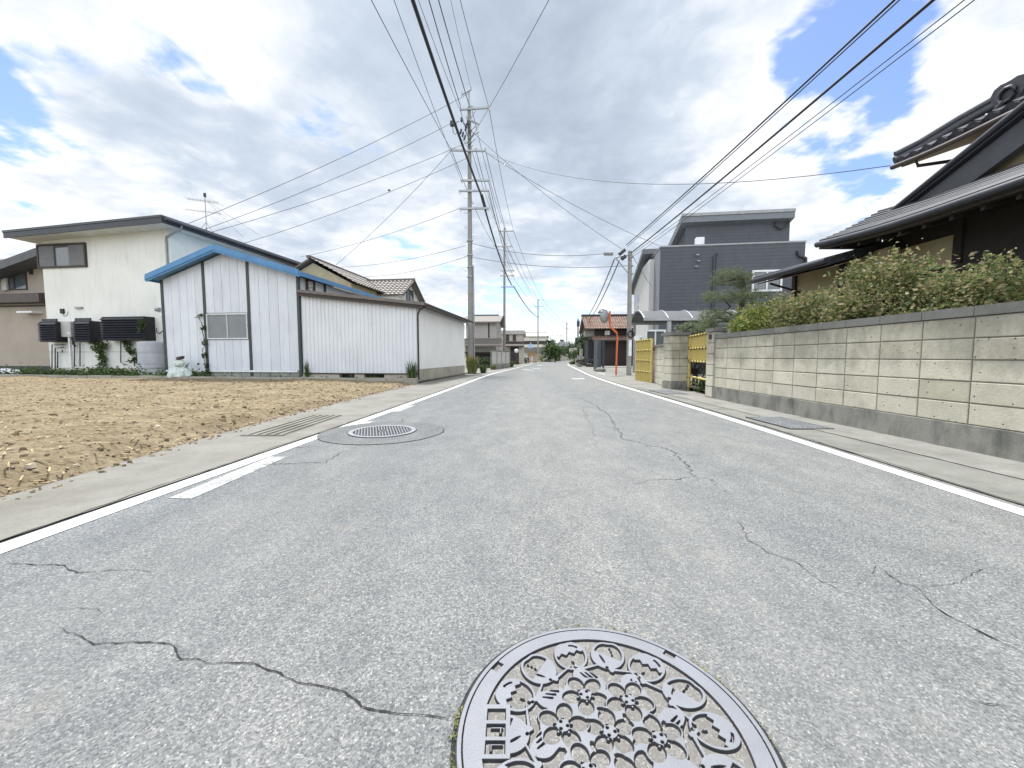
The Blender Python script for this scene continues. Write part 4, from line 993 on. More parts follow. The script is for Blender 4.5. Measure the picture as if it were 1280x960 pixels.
def grating(name, label, x0, x1, y0, y1, nb, z, mat=GALV, pit=TAR, cross=4):
    t = thing(name, ((x0 + x1) / 2, (y0 + y1) / 2, 0), label, 'grating')
    MB().box(WF, x0, x1, y0, y1, z - .004, z).build('pit', pit, t)
    b = MB(); w = (x1 - x0) / nb
    for k in range(nb): b.box(WF, x0 + (k + .28) * w, x0 + (k + .72) * w, y0 + .02, y1 - .02, z + .001, z + .012)
    for y in (y0, y1 - .02): b.box(WF, x0, x1, y, y + .0199, z + .001, z + .011)
    for i in range(cross): b.box(WF, x0, x1, y0 + (i + 1) * (y1 - y0) / 5 - .005, y0 + (i + 1) * (y1 - y0) / 5 + .005, z + .001, z + .008)
    b.build('bars', mat, t)
grating('drain_grating', 'steel bar grating set in the concrete beside the near end of the block wall', 3.80, 4.40, 5.35, 6.4, 9, .019)
grating('drain_grating', 'steel bar grating in the apron in front of the yellow bamboo gate', 4.02, 4.66, 10.4, 11.6, 9, .019)
grating('drain_grating', 'dull slotted drain lid in the left concrete gutter by the field edge', -3.40, -2.86, 4.9, 6.6, 5, .013, CONC, GRG, 0)
# ------------------------------------------------------------------ right side: block wall, gate, bamboo fence
def courses(mb, fr, a0, a1, z0, nrow, bh, bw, off=0.0, b0=0.0, b1=.14, gap=.014, seed=1):
    r = random.Random(seed); n = max(1, round((a1 - a0) / bw)); w = (a1 - a0) / n
    for j in range(nrow):
        for i in range(n):
            k = r.uniform(-.002, .002)
            A0, A1, Z0, Z1 = a0 + i * w + gap / 2, a0 + (i + 1) * w - gap / 2, z0 + j * bh + gap / 2, z0 + (j + 1) * bh - gap / 2
            c = .006
            f0 = [fr.p(A0 + c, b0 + k, Z0 + c), fr.p(A1 - c, b0 + k, Z0 + c), fr.p(A1 - c, b0 + k, Z1 - c), fr.p(A0 + c, b0 + k, Z1 - c)]
            f1 = [fr.p(A0, b0 + c + k, Z0), fr.p(A1, b0 + c + k, Z0), fr.p(A1, b0 + c + k, Z1), fr.p(A0, b0 + c + k, Z1)]
            f2 = [fr.p(A0, b1, Z0), fr.p(A1, b1, Z0), fr.p(A1, b1, Z1), fr.p(A0, b1, Z1)]
            mb.add(f0 + f1 + f2, [(0, 1, 2, 3)] + [(x + i_, x + (i_ + 1) % 4, x + 4 + (i_ + 1) % 4, x + 4 + i_)[::-1] for x in (0, 4) for i_ in range(4)] + [(11, 10, 9, 8)])
    return mb
MORTAR = concrete('mortar', (.24, .235, .21), (.18, .178, .155), (.09, .09, .075), .5)
# wall faces -X: frame with a running towards the viewer
WY1 = 9.75; WX = 4.80
BW = Fr(WX, WY1, -90)            # a = WY1 - Y, b = X - WX
wl = thing('block_wall', (WX, 5, 0), 'long near wall of tan stone-faced blocks on a mossy concrete base', 'wall')
LEN = 13.0
MB().fprism(BW, [(0, -.05), (LEN, -.05), (LEN, .285), (0, .285)], -.03, .20).build('base', BASEC, wl)
MB().box(BW, .015, LEN, .012, .15, .285, 1.42).build('mortar', MORTAR, wl)
courses(MB(), BW, .36, .36 + 24 * .525, .288, 5, .2265, .525, 0, 0, .16, .013, 5).build('blocks', BLOCK, wl)
cp = MB(); nC = 13
for i in range(24): cp.box(BW, .36 + i * .525 + .004, .36 + (i + 1) * .525 - .004, -.02, .20, 1.424, 1.525)
cp.build('coping', CAPC, wl)
gp = MB(); courses(gp, BW, .0, .34, .03, 6, .26, .34, 0, -.03, .22, .012, 8)
gp.build('end_pier', BLOCK, wl)
MB().box(BW, -.02, .36, -.06, .26, 1.595, 1.68).build('pier_cap', CAPC, wl)
MB().box(BW, .12, .24, -.042, -.029, 1.42, 1.54).build('name_plate', BLACKP, wl)
# far wall with pier
FW = Fr(5.48, 15.45, -100.3)     # a towards the viewer
fw = thing('block_wall', FW.p(1.5, 0, 0), 'short far wall of pale blocks with stepped coping beyond the bamboo gate', 'wall')
AP = 2.95
MB().box(FW, 0.01, AP + .1, .012, .15, -.05, 1.30).build('mortar', MORTAR, fw)
courses(MB(), FW, 0, AP, .02, 6, .222, .47, 0, 0, .16, .014, 11).build('blocks', BLOCK, fw)
MB().box(FW, -.02, AP + .1, -.03, .2, 1.356, 1.44).build('coping', CAPC, fw)
PWF = Fr(4.80, 11.95, 4)
MB().box(PWF, .012, .50, .02, .50, .2, 1.64).build('mortar', MORTAR, fw)
pbm = courses(MB(), PWF, 0, .52, .25, 6, .232, .26, 0, 0, .1, .014, 12)
courses(pbm, PWF.at(0, .56, -90), 0, .56, .25, 6, .232, .56, 0, 0, .1, .014, 13)
courses(pbm, PWF.at(.52, 0, 90), 0, .56, .25, 6, .232, .56, 0, 0, .1, .014, 14); pbm.build('gate_pier', BLOCK, fw)
MB().box(PWF, -.012, .53, -.012, .57, -.05, .246).build('pier_base', BASEC, fw)
MB().box(PWF, -.06, .58, -.06, .62, 1.645, 1.75).build('pier_cap', CAPC, fw)
# bamboo gate panel between the piers
GA = Vector((5.36, 12.0)); GB = Vector((4.92, 9.82))
GF_ = Fr(GA.x, GA.y, math.degrees(math.atan2(GB.y - GA.y, GB.x - GA.x))); GL = (GB - GA).length
bg = thing('bamboo_gate', GF_.p(GL / 2, 0, 0), 'yellow bamboo gate panel between the two block piers', 'gate')
def bamboo(parent, fr, a0, a1, z0, z1, rails, posts=True):
    mb = MB(); r = random.Random(int(z1 * 100)); n = int((a1 - a0) / .032)
    for i in range(n):
        a = a0 + (i + .5) * (a1 - a0) / n; mb.tube([fr.p(a, r.uniform(-.004, .004), z0 + r.uniform(0, .02)), fr.p(a, r.uniform(-.004, .004), z1)], .0155, 6)
    mb.build('bamboo_screen', BAMBOO, parent)
    for z in rails:
        rm = MB(); rm.tube([fr.p(a0 - .03, -.035, z), fr.p(a1 + .03, -.035, z)], .03, 8); ro = rm.build('rail', BAMBOOD, parent)
        m = max(3, int((a1 - a0) / .28))
        for i in range(m):
            a = a0 + (i + .5) * (a1 - a0) / m; MB().box(fr, a - .016, a + .016, -.072, .0, z - .036, z + .036).build('rope_knot', BLACKP, ro)
    if posts:
        for a in (a0 - .04, a1 + .04): MB().tube([fr.p(a, 0, -.02), fr.p(a, 0, z1 + .05)], .045, 10).build('post', BAMBOOD, parent)
bamboo(bg, GF_, .08, GL - .1, .86, 1.60, (.87, 1.24, 1.60)); 
MB().tube([GF_.p(.08, -.03, .42), GF_.p(GL - .1, -.03, .42)], .03, 8).build('rail', BAMBOOD, bg)
r = random.Random(11); mb = MB()
leaves(mb, GF_.p(GL / 2, .45, .22), (.55, .25, .22), 900, .07, r, 12, .3); leaves(mb, GF_.p(GL * .4, .9, .75), (.45, .2, .3), 300, .07, r, 8, .3)
tag(mb.build('shrub', LEAF_GREEN), 'low green shrub showing through the foot of the bamboo gate', 'shrub')
mb = MB(); mb.box(WF, 6.3, 6.4, 10.6, 12.0, .1, .9); tag(mb.build('garden_wall', DBROWN), 'dark low partition in the garden behind the bamboo gate', 'partition')
pA, pB = G(795, 475.5), G(813.5, 479); BF = Fr(pA.x, pA.y, math.degrees(math.atan2(pB.y - pA.y, pB.x - pA.x))); BL = (pB - pA).length
bf = thing('bamboo_fence', BF.p(BL / 2, 0, 0), 'standing yellow bamboo fence at the far end of the pale block wall', 'fence')
bamboo(bf, BF, .03, BL - .03, .0, 1.64, (.42, .86, 1.26, 1.66))
p = BF.p(-.12, .05, 0); ml = MB().tube([(p.x, p.y, -.02), (p.x, p.y, 1.68)], .025, 8)
bt = thing('marker_post', (p.x, p.y, 0), 'thin post with a small white round reflector beside the bamboo fence', 'marker'); ml.build('post', GREYM, bt)
MB().tube([(p.x, p.y - .03, 1.78), (p.x, p.y + .01, 1.78)], .13, 20).build('disc', WFRAME, bt)
# garden soil behind the walls
struct('garden_ground', MB().poly([(5.02, -4, .10), (16, -4, .10), (16, 16.8, .10), (5.6, 16.8, .10), (5.25, 12, .10), (5.02, 9.6, .10)]), YARD)

# ------------------------------------------------------------------ hedge shrubs and the garden pine
def shrub(label, c, rad, n, mat, size, seed, cl=22, group=None):
    r = random.Random(seed); t = thing('shrub', (c[0], c[1], .1), label, 'shrub', group)
    mb = leaves(MB(), c, rad, int(n * .75), size, r, cl, .21, core=.4)
    leaves(mb, c, rad, n // 4, size * 1.2, r, cl, .25, core=.4)
    leaves(mb, c, rad, n // 3, size * .65, r, cl, .22, core=.5)
    leaves(mb, (c[0], c[1], c[2] - rad[2] * .1), (rad[0] * .8, rad[1] * .8, rad[2] * .8), n // 3, size * 1.1, r, cl, .3, core=.0)
    for _ in range(34):
        an = r.uniform(0, 6.28); k = r.uniform(.3, 1); q = Vector((c[0] + rad[0] * k * math.cos(an), c[1] + rad[1] * k * math.sin(an), c[2] + rad[2] * r.uniform(.55, 1.05)))
        for j in range(4): leaves(mb, q + Vector((0, 0, .05 * j)), (.035, .035, .04), 7, size * .85, r, 3, .6, core=.1)
    mb.build('foliage', mat, t)
    st = MB()
    for _ in range(9): limb(st, (c[0] + r.uniform(-.15, .15), c[1] + r.uniform(-.2, .2), .08), (c[0] + r.uniform(-.8, .8) * rad[0], c[1] + r.uniform(-.8, .8) * rad[1], c[2] + r.uniform(-.2, .6) * rad[2]), .022, .008, r, .25)
    st.build('stems', BARK, t); return t
shrub('yellow-green clipped shrub at the far end of the hedge, beside the pier cap', (5.35, 8.75, 1.66), (.36, .72, .32), 4200, LEAF_YEL, .05, 1)
shrub('reddish green shrub spilling to the coping between the yellow-green shrub and the tall one', (5.40, 7.45, 1.64), (.40, .74, .38), 4600, LEAF_HEDGE, .055, 2)
shrub('tallest bronze-tipped shrub in the middle of the hedge above the block wall', (5.45, 5.95, 1.80), (.42, .80, .50), 5600, LEAF_HEDGE, .055, 3, 26)
shrub('bushy dark green shrub of the hedge below the deep eave', (5.45, 4.75, 1.58), (.40, .70, .40), 5600, LEAF_HEDGE, .05, 4, 26)
shrub('dark green shrub of the hedge nearest the camera at the right edge', (5.5, 3.6, 1.20), (.40, .75, .30), 5200, LEAF_GREEN, .05, 5, 26)
shrub('pale feathery shrub behind the pier of the far block wall', (5.8, 12.6, 1.6), (.4, 1.1, .35), 2200, NEEDLE, .09, 6)
pr_ = random.Random(8)
pt = thing('pine_tree', (5.75, 10.3, .1), 'trained garden pine with bare twisting limbs behind the gate pier', 'tree')
br = MB(); T0 = Vector((5.75, 10.3, .08)); kn = [T0, Vector((5.85, 10.3, 1.2)), Vector((5.75, 10.2, 1.9)), Vector((5.95, 10.25, 2.6)), Vector((5.85, 10.2, 3.0))]
br.tube(kn, .10, 8, .04)
nd = MB()
def pad(c, R, n):
    for _ in range(n):
        a = pr_.uniform(0, 6.28); k = pr_.random() ** .5; q = Vector(c) + Vector((math.cos(a) * R * k, math.sin(a) * R * k, pr_.uniform(-.10, .14)))
        for _ in range(16):
            d = Vector((pr_.gauss(0, 1), pr_.gauss(0, 1), pr_.gauss(.5, .6))).normalized() * pr_.uniform(.10, .19); w = d.cross(Vector((pr_.random(), pr_.random(), .3))).normalized() * .0035
            nd.add([q - w, q + w, q + d], [(0, 1, 2)])
def vp(px, py, y): 
    q = V(px, py, y); return (q.x, q.y, q.z)
for px, py, y, R, n in ((912, 345, 10.2, .32, 70), (897, 352, 10.2, .2, 28), (884, 371, 10.3, .16, 16), (930, 349, 10.1, .22, 34), (905, 372, 10.0, .42, 70), (926, 376, 9.9, .38, 60), (888, 395, 10.2, .34, 50), (945, 370, 10.4, .30, 40), (905, 398, 9.9, .42, 70), (925, 360, 10.3, .25, 30), (880, 410, 10.4, .30, 44), (960, 385, 10.3, .3, 40)):
    q = vp(px, py, y); pad(q, R, n); k = min(kn, key=lambda t: (t - Vector(q)).length + (2 if t.z > q[2] + .1 else 0)); limb(br, k, Vector(q) - Vector((0, 0, .04)), .035, .012, pr_, .3, 6)
br.build('trunk', BARK, pt); nd.build('crown', NEEDLE, pt)

# ------------------------------------------------------------------ traditional house on the right
jh = thing('house', (9, 6, .1), 'traditional house with dark tiled roofs and deep eaves behind the hedge', 'house')
EX = 7.0
e_far = V(1017, 311, 9.19).z; e_near = 3.36
def ez(y): return 3.38 + .16 * max(0, (y - 6.5) / 2.7) ** 2
ys = [-3 + i * .61 for i in range(21)]
X2 = 8.35; RISE = .68
rf = MB(); vsl = []
for y in ys:
    for x, dz in ((EX, 0), (EX + .45, .19), (EX + .9, .42), (X2, RISE)): vsl.append((x, y, ez(y) + dz + .07))
nX = 4
rf.add(vsl, [(i * nX + k, i * nX + k + 1, (i + 1) * nX + k + 1, (i + 1) * nX + k) for i in range(len(ys) - 1) for k in range(nX - 1)])
ro = rf.build('lower_roof', TILE, jh)
rb = MB()
for k in range(10):
    x = EX + .03 + k * .14; dz = np.interp(x - EX, [0, .45, .9, 1.35], [0, .19, .42, .68]); h_ = .035
    rb.tube([(x, y, ez(y) + float(dz) + .085) for y in ys], h_, 6)
rb.build('tile_course', TILE, ro)
fc = MB(); v = []
for y in ys: v += [(EX, y, ez(y) + .07), (EX, y, ez(y) - .10), (EX + .10, y, ez(y) - .10)]
fc.add(v, [(i * 3 + k, i * 3 + k + 1, i * 3 + 4 + k, i * 3 + 3 + k) for i in range(len(ys) - 1) for k in range(2)]); fc.build('fascia', DBROWN, ro)
MB().tube([(EX - .07, y, ez(y) - .0) for y in ys], .065, 8).build('gutter', DMETAL, ro)
so = MB(); v = []
for y in ys: v += [(EX + .1, y, ez(y) - .09), (X2 + .05, y, ez(y) + .25)]
so.add(v, [(2 * i, 2 * i + 1, 2 * i + 3, 2 * i + 2) for i in range(len(ys) - 1)]); so.build('soffit', WOODD, ro)
rt = MB()
for i in range(28):
    y = -2.9 + i * .43; rt.prism([(EX + .12, y, ez(y) - .17), (X2, y, ez(y) + .15), (X2, y, ez(y) + .24), (EX + .12, y, ez(y) - .10)], (0, .06, 0))
rt.build('rafter', WOODD, ro)
MB().box(WF, EX + .02, X2, 9.14, 9.25, 3.45, 3.66).build('end_board', DBROWN, ro)
# walls under the eave
MB().box(WF, X2, X2 + .12, -3, 9.06, .1, 3.6).build('wall', WOODD, jh)
MB().box(WF, X2 - .02, X2 - .003, 7.63, 8.82, .3, 2.54).build('plaster_panel', PLASTER, jh)
MB().box(WF, X2 - .02, X2 - .003, 7.63, 8.82, 2.73, 3.3).build('plaster_panel', PLASTER, jh)
for y in (8.9, 7.55, 6.2, 4.4, 2.6): MB().box(WF, X2 - .05, X2 + .03, y - .07, y + .07, .1, 3.62).build('post', WOODD, jh)
MB().box(WF, X2 - .06, X2 - .01, -3, 9.0, 2.55, 2.72).build('lintel', WOODD, jh)
MB().box(WF, X2 - .03, X2 - .005, -3, 6.1, .4, 2.54).build('shutter_box', DBROWN, jh)
MB().box(WF, X2 + .001, 15, 9.002, 9.12, .1, 3.9).build('side_wall', PLASTER, jh)
# small lower eave at the far corner
f0, f1 = V(940, 351, 11.4), V(1036, 318.5, 8.75)
pe = MB(); pe.slab([(f0.x, f0.y, f0.z + .05), (f1.x, f1.y, f1.z - .08), (f1.x + 1.5, f1.y + .1, f1.z + .35), (f0.x + 1.7, f0.y, f0.z + .5)], .14)
for k in range(7): pe.tube([(f0.x + .05 + k * .2, f0.y - .0, f0.z + .08 + k * .055), (f1.x + .05 + k * .2, f1.y + .1, f1.z - .05 + k * .055)], .03, 6)
po = pe.build('porch_roof', TILE, jh)
MB().tube([(f0.x - .06, f0.y + .1, f0.z - .03), (f1.x - .06, f1.y, f1.z - .12)], .06, 8).build('gutter', DMETAL, po)
MB().slab([(f0.x + .1, f0.y - .06, f0.z - .10), (f1.x + .1, f1.y, f1.z - .24), (f1.x + 1.4, f1.y, f1.z + .15), (f0.x + 1.4, f0.y - .06, f0.z + .28)], .02).build('soffit', SOFFIT, po)
MB().tube([(f0.x + .35, f0.y - .25, f0.z - .12), (f0.x + 1.35, f0.y - .45, f0.z - .48)], .03, 6).build('bracket', DBROWN, po)
MB().box(WF, f0.x + 1.1, f0.x + 1.22, 8.45, 11.3, .1, 3.3).build('porch_wall', PLASTER, jh)
for y in (9.6, 11.2): MB().box(WF, f0.x + 1.03, f0.x + 1.13, y - .06, y + .06, .1, 3.3).build('post', WOODD, jh)
# gable triangle rising behind the lower roof
GX = 8.25
g0 = V(1100, 286, GX * FPX / 460.0 / _c); 
ya = GX / ((1108 - 640) / FPX); yb = 4.3
za = 4.02; zb = 5.62
ge_ = MB(); ge_.prism([(GX + .3, ya + .1, za - .15), (GX + .3, yb, za - .15), (GX + .3, yb, zb)], (.12, 0, 0)); ge_.build('gable_wall', PLASTER, jh)
ge_ = MB(); ge_.prism([(GX, ya + .35, za - .16), (GX, yb, zb + .18), (GX, yb, zb - .20), (GX, ya - .75, za - .16)], (.10, 0, 0)); bo = ge_.build('bargeboard', M('barge_blue_grey', (.085, .09, .104), (.065, .07, .082), .6, 3), jh)
gr = MB(); gr.slab([(GX - .10, ya + .5, za - .12), (GX - .10, yb, zb + .30), (GX + 4, yb, zb + .30), (GX + 4, ya + .5, za - .12)], .09); gr.build('gable_roof', TILE, jh)
gr = MB(); gr.tube([(GX - .12, ya + .5, za - .12), (GX - .12, yb, zb + .30)], .05, 8); gr.tube([(GX - .02, ya + .45, za - .02), (GX - .02, yb, zb + .40)], .05, 8); gr.build('verge_tile', TILE, bo)
ge_ = MB(); ge_.prism([(GX + .3, yb, za - .15), (GX + .3, .6, za - .15), (GX + .3, yb, zb)], (.12, 0, 0)); ge_.build('gable_wall', PLASTER, jh)
# upper roof
UX = 9.5; t0 = V(1105, 204, UX * FPX / (1105 - 640) * 1.0); t0 = Vector((UX, UX * FPX / 465, 0))
t0.z = V(1105, 204, t0.y).z; ty = t0.y
def uz(y): return t0.z - .10 + .10 * max(0, (y - ty + 1.6) / 1.6) ** 2
uy = [ty - i * .30 for i in range(44)]
um = MB(); tiled(um, (UX, ty, t0.z), (UX, ty - 13, t0.z - .1), (UX + 3.2, ty - 13, t0.z + 1.55), (UX + 3.2, ty - 1.5, t0.z + 1.6), 42, 8, .06, .04); uo = um.build('upper_roof', TILE, jh)
um = MB(); um.slab([(UX + .06, ty - .05, t0.z - .10), (UX + .06, ty - 13, t0.z - .2), (UX + 1.3, ty - 13, t0.z + .15), (UX + 1.3, ty - .6, t0.z + .25)], .03); um.build('soffit', SOFFIT, uo)
sc = MB()
for i in range(42):
    y = ty - .15 - i * .31; sc.tube([(UX - .05, y, uz(y) + .03), (UX + .22, y, uz(y) + .13)], .085, 8); 
    sc.box(WF, UX - .03, UX + .02, y - .30, y - .02, uz(y) - .09, uz(y) + .02)
sc.build('eave_tile', TILE, uo)
um = MB(); um.tube([(UX - .12, ty - i * .3, uz(ty - i * .3) - .1) for i in range(40)], .06, 8); um.tube([(UX - .12, ty - .55, t0.z - .14), (UX - .08, ty - .6, t0.z - .34), (UX + .55, ty - .75, t0.z - .30)], .04, 8); um.build('gutter', M('copper_gutter', (.06, .045, .04), rough=.5), uo)
um = MB(); rp = [(UX - .02, ty + .05, t0.z + .08), (UX + .35, ty - .15, t0.z + .26), (UX + .9, ty - .5, t0.z + .62), (UX + 1.6, ty - .9, t0.z + 1.02)]
um.tube(rp, .10, 8); um.tube([(x, y, z + .15) for x, y, z in rp], .075, 8); um.build('hip_ridge', TILE, uo)
# descending ridge with end ornament
dr = MB(); q0 = Vector((UX + .45, V(1232, 140, 7.9).y, 0)); 
ry = UX / ((1236 - 640) / FPX); rb_ = V(1236, 140, ry + .3)
p0 = Vector((UX + .35, ry + .25, t0.z + .30)); p1 = Vector((UX + 2.6, ry - .55, t0.z + 1.75))
for k in range(9):
    a = p0.lerp(p1, k / 8); b = p0.lerp(p1, (k + 1) / 8); dr.tube([a, b + Vector((0, 0, .0))], .17, 10, .14)
    dr.tube([a + Vector((0, 0, .17)), b + Vector((0, 0, .17))], .10, 8, .075)
dr.build('descending_ridge', TILE, uo)
orn = MB(); c = p0 + Vector((-.10, .02, .08)); pr2 = []
for i in range(18):
    t = 2 * math.pi * i / 18; R = .27 + .05 * math.sin(3 * t); pr2.append(c + Vector((0, R * math.cos(t), R * 1.15 * math.sin(t))))
orn.prism(pr2, (.12, 0, 0))
orn.tube([c + Vector((-.03, .14 * math.cos(t * .7), .14 * math.sin(t * .7))) for t in range(0, 10)], .035, 6); orn.tube([c + Vector((-.06, 0, -.12)), c + Vector((-.06, .2, -.28)), c + Vector((-.04, .3, -.22))], .05, 6)
orn.build('ridge_end_ornament', TILE, uo)
MB().box(WF, UX + 1.1, UX + 1.25, -3, ty - .8, 3.6, t0.z + .2).build('upper_wall', PLASTER, jh)

# ------------------------------------------------------------------ dark modern house
MF = Fr(V(824, 380, 27).x, 27, 8)
MF = Fr(V(824, 380, 27).x, 27, -8)
mh = thing('house', MF.p(5, 3, 0), 'dark grey flat-fronted modern house with a raised upper box', 'house')
def mp(px, py, b=0.0): return MF.pix(px, py, b)
zt = (mp(824, 308)[1] + mp(1007, 304)[1]) / 2; a1 = mp(1007, 304)[0]
MD = 8.5
MB().box(MF, 0, a1, 0, MD, 0, zt).build('wall', DSIDING, mh)
MB().box(MF, -.03, a1 + .03, -.03, MD, zt + .002, zt + .10).build('parapet_cap', GREYM, mh)
st = MB().box(MF, -.006, .0, .03, 1.7, 0, zt - .01); st.build('side_strip', M('mid_siding', (.22, .23, .25), (.19, .2, .22), .7, 2), mh)
LFm = MF.at(0, MD, -90)
MB().box(MF, -.35, -.008, 1.75, 8.2, 0, zt - .35).build('pale_wing', LSIDING, mh)
WG = MF.at(-.35, 8.2, -90)
for k, (u, z) in enumerate(((1.0, .52), (1.6, .52), (1.0, .42), (1.6, .42))): MB().box(WG, u + .4, u + .75, -.02, .0, zt * z + 1.2, zt * z + 1.75).build('slit_window', GLASS, mh)
MB().prism([MF.p(-.7, 2.6, zt + .25), MF.p(-.7, 9.2, zt - 1.7), MF.p(-.7, 9.2, zt - 1.35), MF.p(-.7, 2.6, zt + .6)], MF.ex * 3.0).build('wing_roof', M('roof_fascia_grey', (.12, .13, .145), (.10, .11, .12), .5, 3), mh)
ub0, ub1 = mp(857, 290, 2.5), mp(987, 290, 2.5); ztu = mp(920, 278, 2.5)[1]
MB().box(MF, ub0[0], ub1[0], 2.5, 7.5, zt, ztu).build('upper_wall', DSIDING, mh)
p, q = mp(854, 269, 2.0), mp(994, 264, 2.0)
MB().prism([MF.p(p[0] - .1, 2.0, ztu), MF.p(p[0] - .1, 9.6, ztu - 2.1), MF.p(p[0] - .1, 9.6, ztu - 1.6), MF.p(p[0] - .1, 2.0, ztu + .52)], MF.ex * (q[0] - p[0] + .1)).build('upper_roof', M('upper_fascia', (.16, .175, .195), (.14, .15, .17), .5, 3), mh)
MB().box(MF, p[0] - .12, q[0] + .02, 1.94, 1.995, ztu + .40, ztu + .60).build('roof_edge', GREYM, mh)
p = mp(878, 302); MB().box(MF, p[0] - .25, p[0] + .25, .4, .8, zt + .1, mp(878, 294)[1]).build('roof_hatch', WFRAME, mh)
p = mp(893, 318); MB().tube([MF.p(p[0] + .15, -.02, p[1]), MF.p(p[0], -.10, p[1] - .08), MF.p(p[0], -.10, .3)], .09, 8).build('downpipe', DMETAL, mh)
p = mp(976, 280, 2.5); MB().tube([MF.p(p[0] - .4, 2.35, ztu + .1), MF.p(p[0] - .4, 2.35, p[1] - .1), MF.p(p[0] - .1, 2.35, p[1] - .35), MF.p(p[0] + .4, 2.35, p[1] - .1), MF.p(p[0] + .5, 2.35, p[1] + .3)], .08, 8).build('overflow_pipe', DMETAL, mh)
p = mp(1000, 318); MB().tube([MF.p(p[0] - .2, -.1, p[1] + .2), MF.p(p[0] - .1, -.1, p[1] - .1), MF.p(p[0] + .3, -.1, p[1] - .25), MF.p(p[0] + .35, -.1, p[1] - .9)], .09, 8).build('overflow_pipe', DMETAL, mh)
p, q = mp(939, 365), mp(978, 337); win(mh, MF, p[0], q[0], p[1], q[1], 0, WFRAME, GLASS, 1, .12, .08)
p = mp(871, 325); sw = MB()
for dx, dz in ((0, .3), (.08, -.1), (-.05, -.45)): sw.tube([MF.p(p[0] + dx - .1, -.12, p[1] + dz), MF.p(p[0] + dx + .1, -.12, p[1] + dz)], .06, 8); sw.tube([MF.p(p[0] + dx, -.12, p[1] + dz), MF.p(p[0] + dx, 0, p[1] + dz - .1)], .02, 6)
sw.build('cable_bracket', GREYM, mh)
for x0, x1, y0, y1 in ((806, 832, 440, 412), (850, 866, 440, 412)):
    p, q = mp(x0, y0), mp(x1, y1); win(mh, MF, p[0], q[0], max(.1, p[1]), q[1], 0, WFRAME, GLASS, 1, .12, .08)
p, q = LFm.o, None
win(mh, MF.at(-.35, 8.2, -90), 2.2, 4.4, .3, 2.6, 0, WFRAME, GLASSL, 1, .1, .06)
# arched carport
CP = Fr(7.2, 21.75, -2)
cpt = thing('carport', CP.p(3, 1.3, 0), 'carport with a grey arched translucent roof in front of the dark modern house', 'carport')
zE = V(804, 398, 21.75).z; zA = V(799, 388.5, 23).z; WD = 2.9; CL = 6.5
arc = [(WD * i / 14, zE + (zA - zE) * math.sin(math.pi * i / 14) ** .9) for i in range(15)]
rm = MB()
for a0_ in (0,):
    vs = [CP.p(a, b, z) for a in (0, CL) for b, z in arc] + [CP.p(a, b, z - .02) for a in (0, CL) for b, z in arc]
    n = 15; rm.add(vs, [(i, i + 1, n + i + 1, n + i) for i in range(n - 1)] + [(2 * n + i + 1, 2 * n + i, 3 * n + i, 3 * n + i + 1) for i in range(n - 1)], True)
n = NT('smoked_polycarbonate'); POLY = n.done((.10, .106, .115), .5, 0, .35)
rm.build('roof_panel', POLY, cpt)
for k in range(6):
    m = MB(); a = CL * k / 5; m.tube([CP.p(a, b, z + .015) for b, z in arc], .035 if k else .05, 6); m.build('arch_rib', GALV, cpt)
for b, z in (arc[0], arc[-1]): MB().box(CP, -.03, CL + .03, b - .05, b + .05, z - .12, z + .01).build('eave_beam', GALV, cpt)
m = MB()
for i in (4, 7, 10): m.box(CP, 0, CL, arc[i][0] - .03, arc[i][0] + .03, arc[i][1] - .07, arc[i][1] - .02)
m.build('purlin', GALV, cpt)
for a in (.25, 5.9): MB().box(CP, a - .06, a + .06, 2.75, 2.87, 0, zE - .1).build('post', GALV, cpt)
p = CP.pix(837, 410); MB().box(CP, p[0] - .10, p[0] + .10, .03, .23, 0, zE - .1).build('post', GALV, cpt)
vn = thing('parked_van', CP.p(3.4, 1.5, 0), 'dark van parked under the arched carport, mostly hidden by the wall', 'van')
VB = CP.at(3.0, .75, 0); m = MB(); m.fprism(VB, [(-.1, .35), (3.7, .35), (3.7, 1.75), (3.45, 1.95), (1.0, 1.95), (.25, 1.2), (-.1, 1.05)], 0, 1.5); bo = m.build('body', M('van_paint', (.03, .035, .045), rough=.25), vn)
MB().fprism(VB, [(.45, 1.22), (3.4, 1.22), (3.35, 1.8), (1.05, 1.8)], -.012, -.002).build('side_window', GLASS, bo)
for a in (.6, 2.9):
    for b in (-.02, 1.36): MB().tube([VB.p(a, b, .31), VB.p(a, b + .17, .31)], .31, 18).build('wheel', BLACKP, vn)
#@@FAR
# ------------------------------------------------------------------ utility poles
def insulator(parent, x, y, z, h=.16, r=.045, up=True):
    s = 1 if up else -1
    m = MB(); m.lathe([(.012, z), (.012, z + s * h * .3), (r, z + s * h * .32), (r * .5, z + s * h * .5), (r * .9, z + s * h * .55), (r * .45, z + s * h * .78), (r * .7, z + s * h * .82), (.004, z + s * h)], x, y, 8)
    return m.build('insulator', PORC, parent)
def crossarm(parent, x0, z0, x1, z1, y, t=.07, ins=(), up=True, brace=None, mat=GALV):
    m = MB(); m.obox((x0, y - t / 2, z0 - t / 2), (x1 - x0, 0, z1 - z0), (0, t, 0), (0, 0, t))
    o = m.build('crossarm', mat, parent)
    for u in ins: insulator(o, x0 + (x1 - x0) * u, y, z0 + (z1 - z0) * u + t / 2 * (1 if up else -1), up=up)
    if brace:
        for (a, c) in brace: MB().tube([a, c], .018, 5).build('brace', mat, o)
    return o
PY = 24.0
def pp(px, py): 
    q = V(px, py, PY); return q
pb = pp(588.5, 467); ptop = pp(586.5, 134)
pole = thing('utility_pole', (pb.x, PY, 0), 'tallest concrete utility pole by the lean-to shed, crowded with arms and cables', 'utility pole')
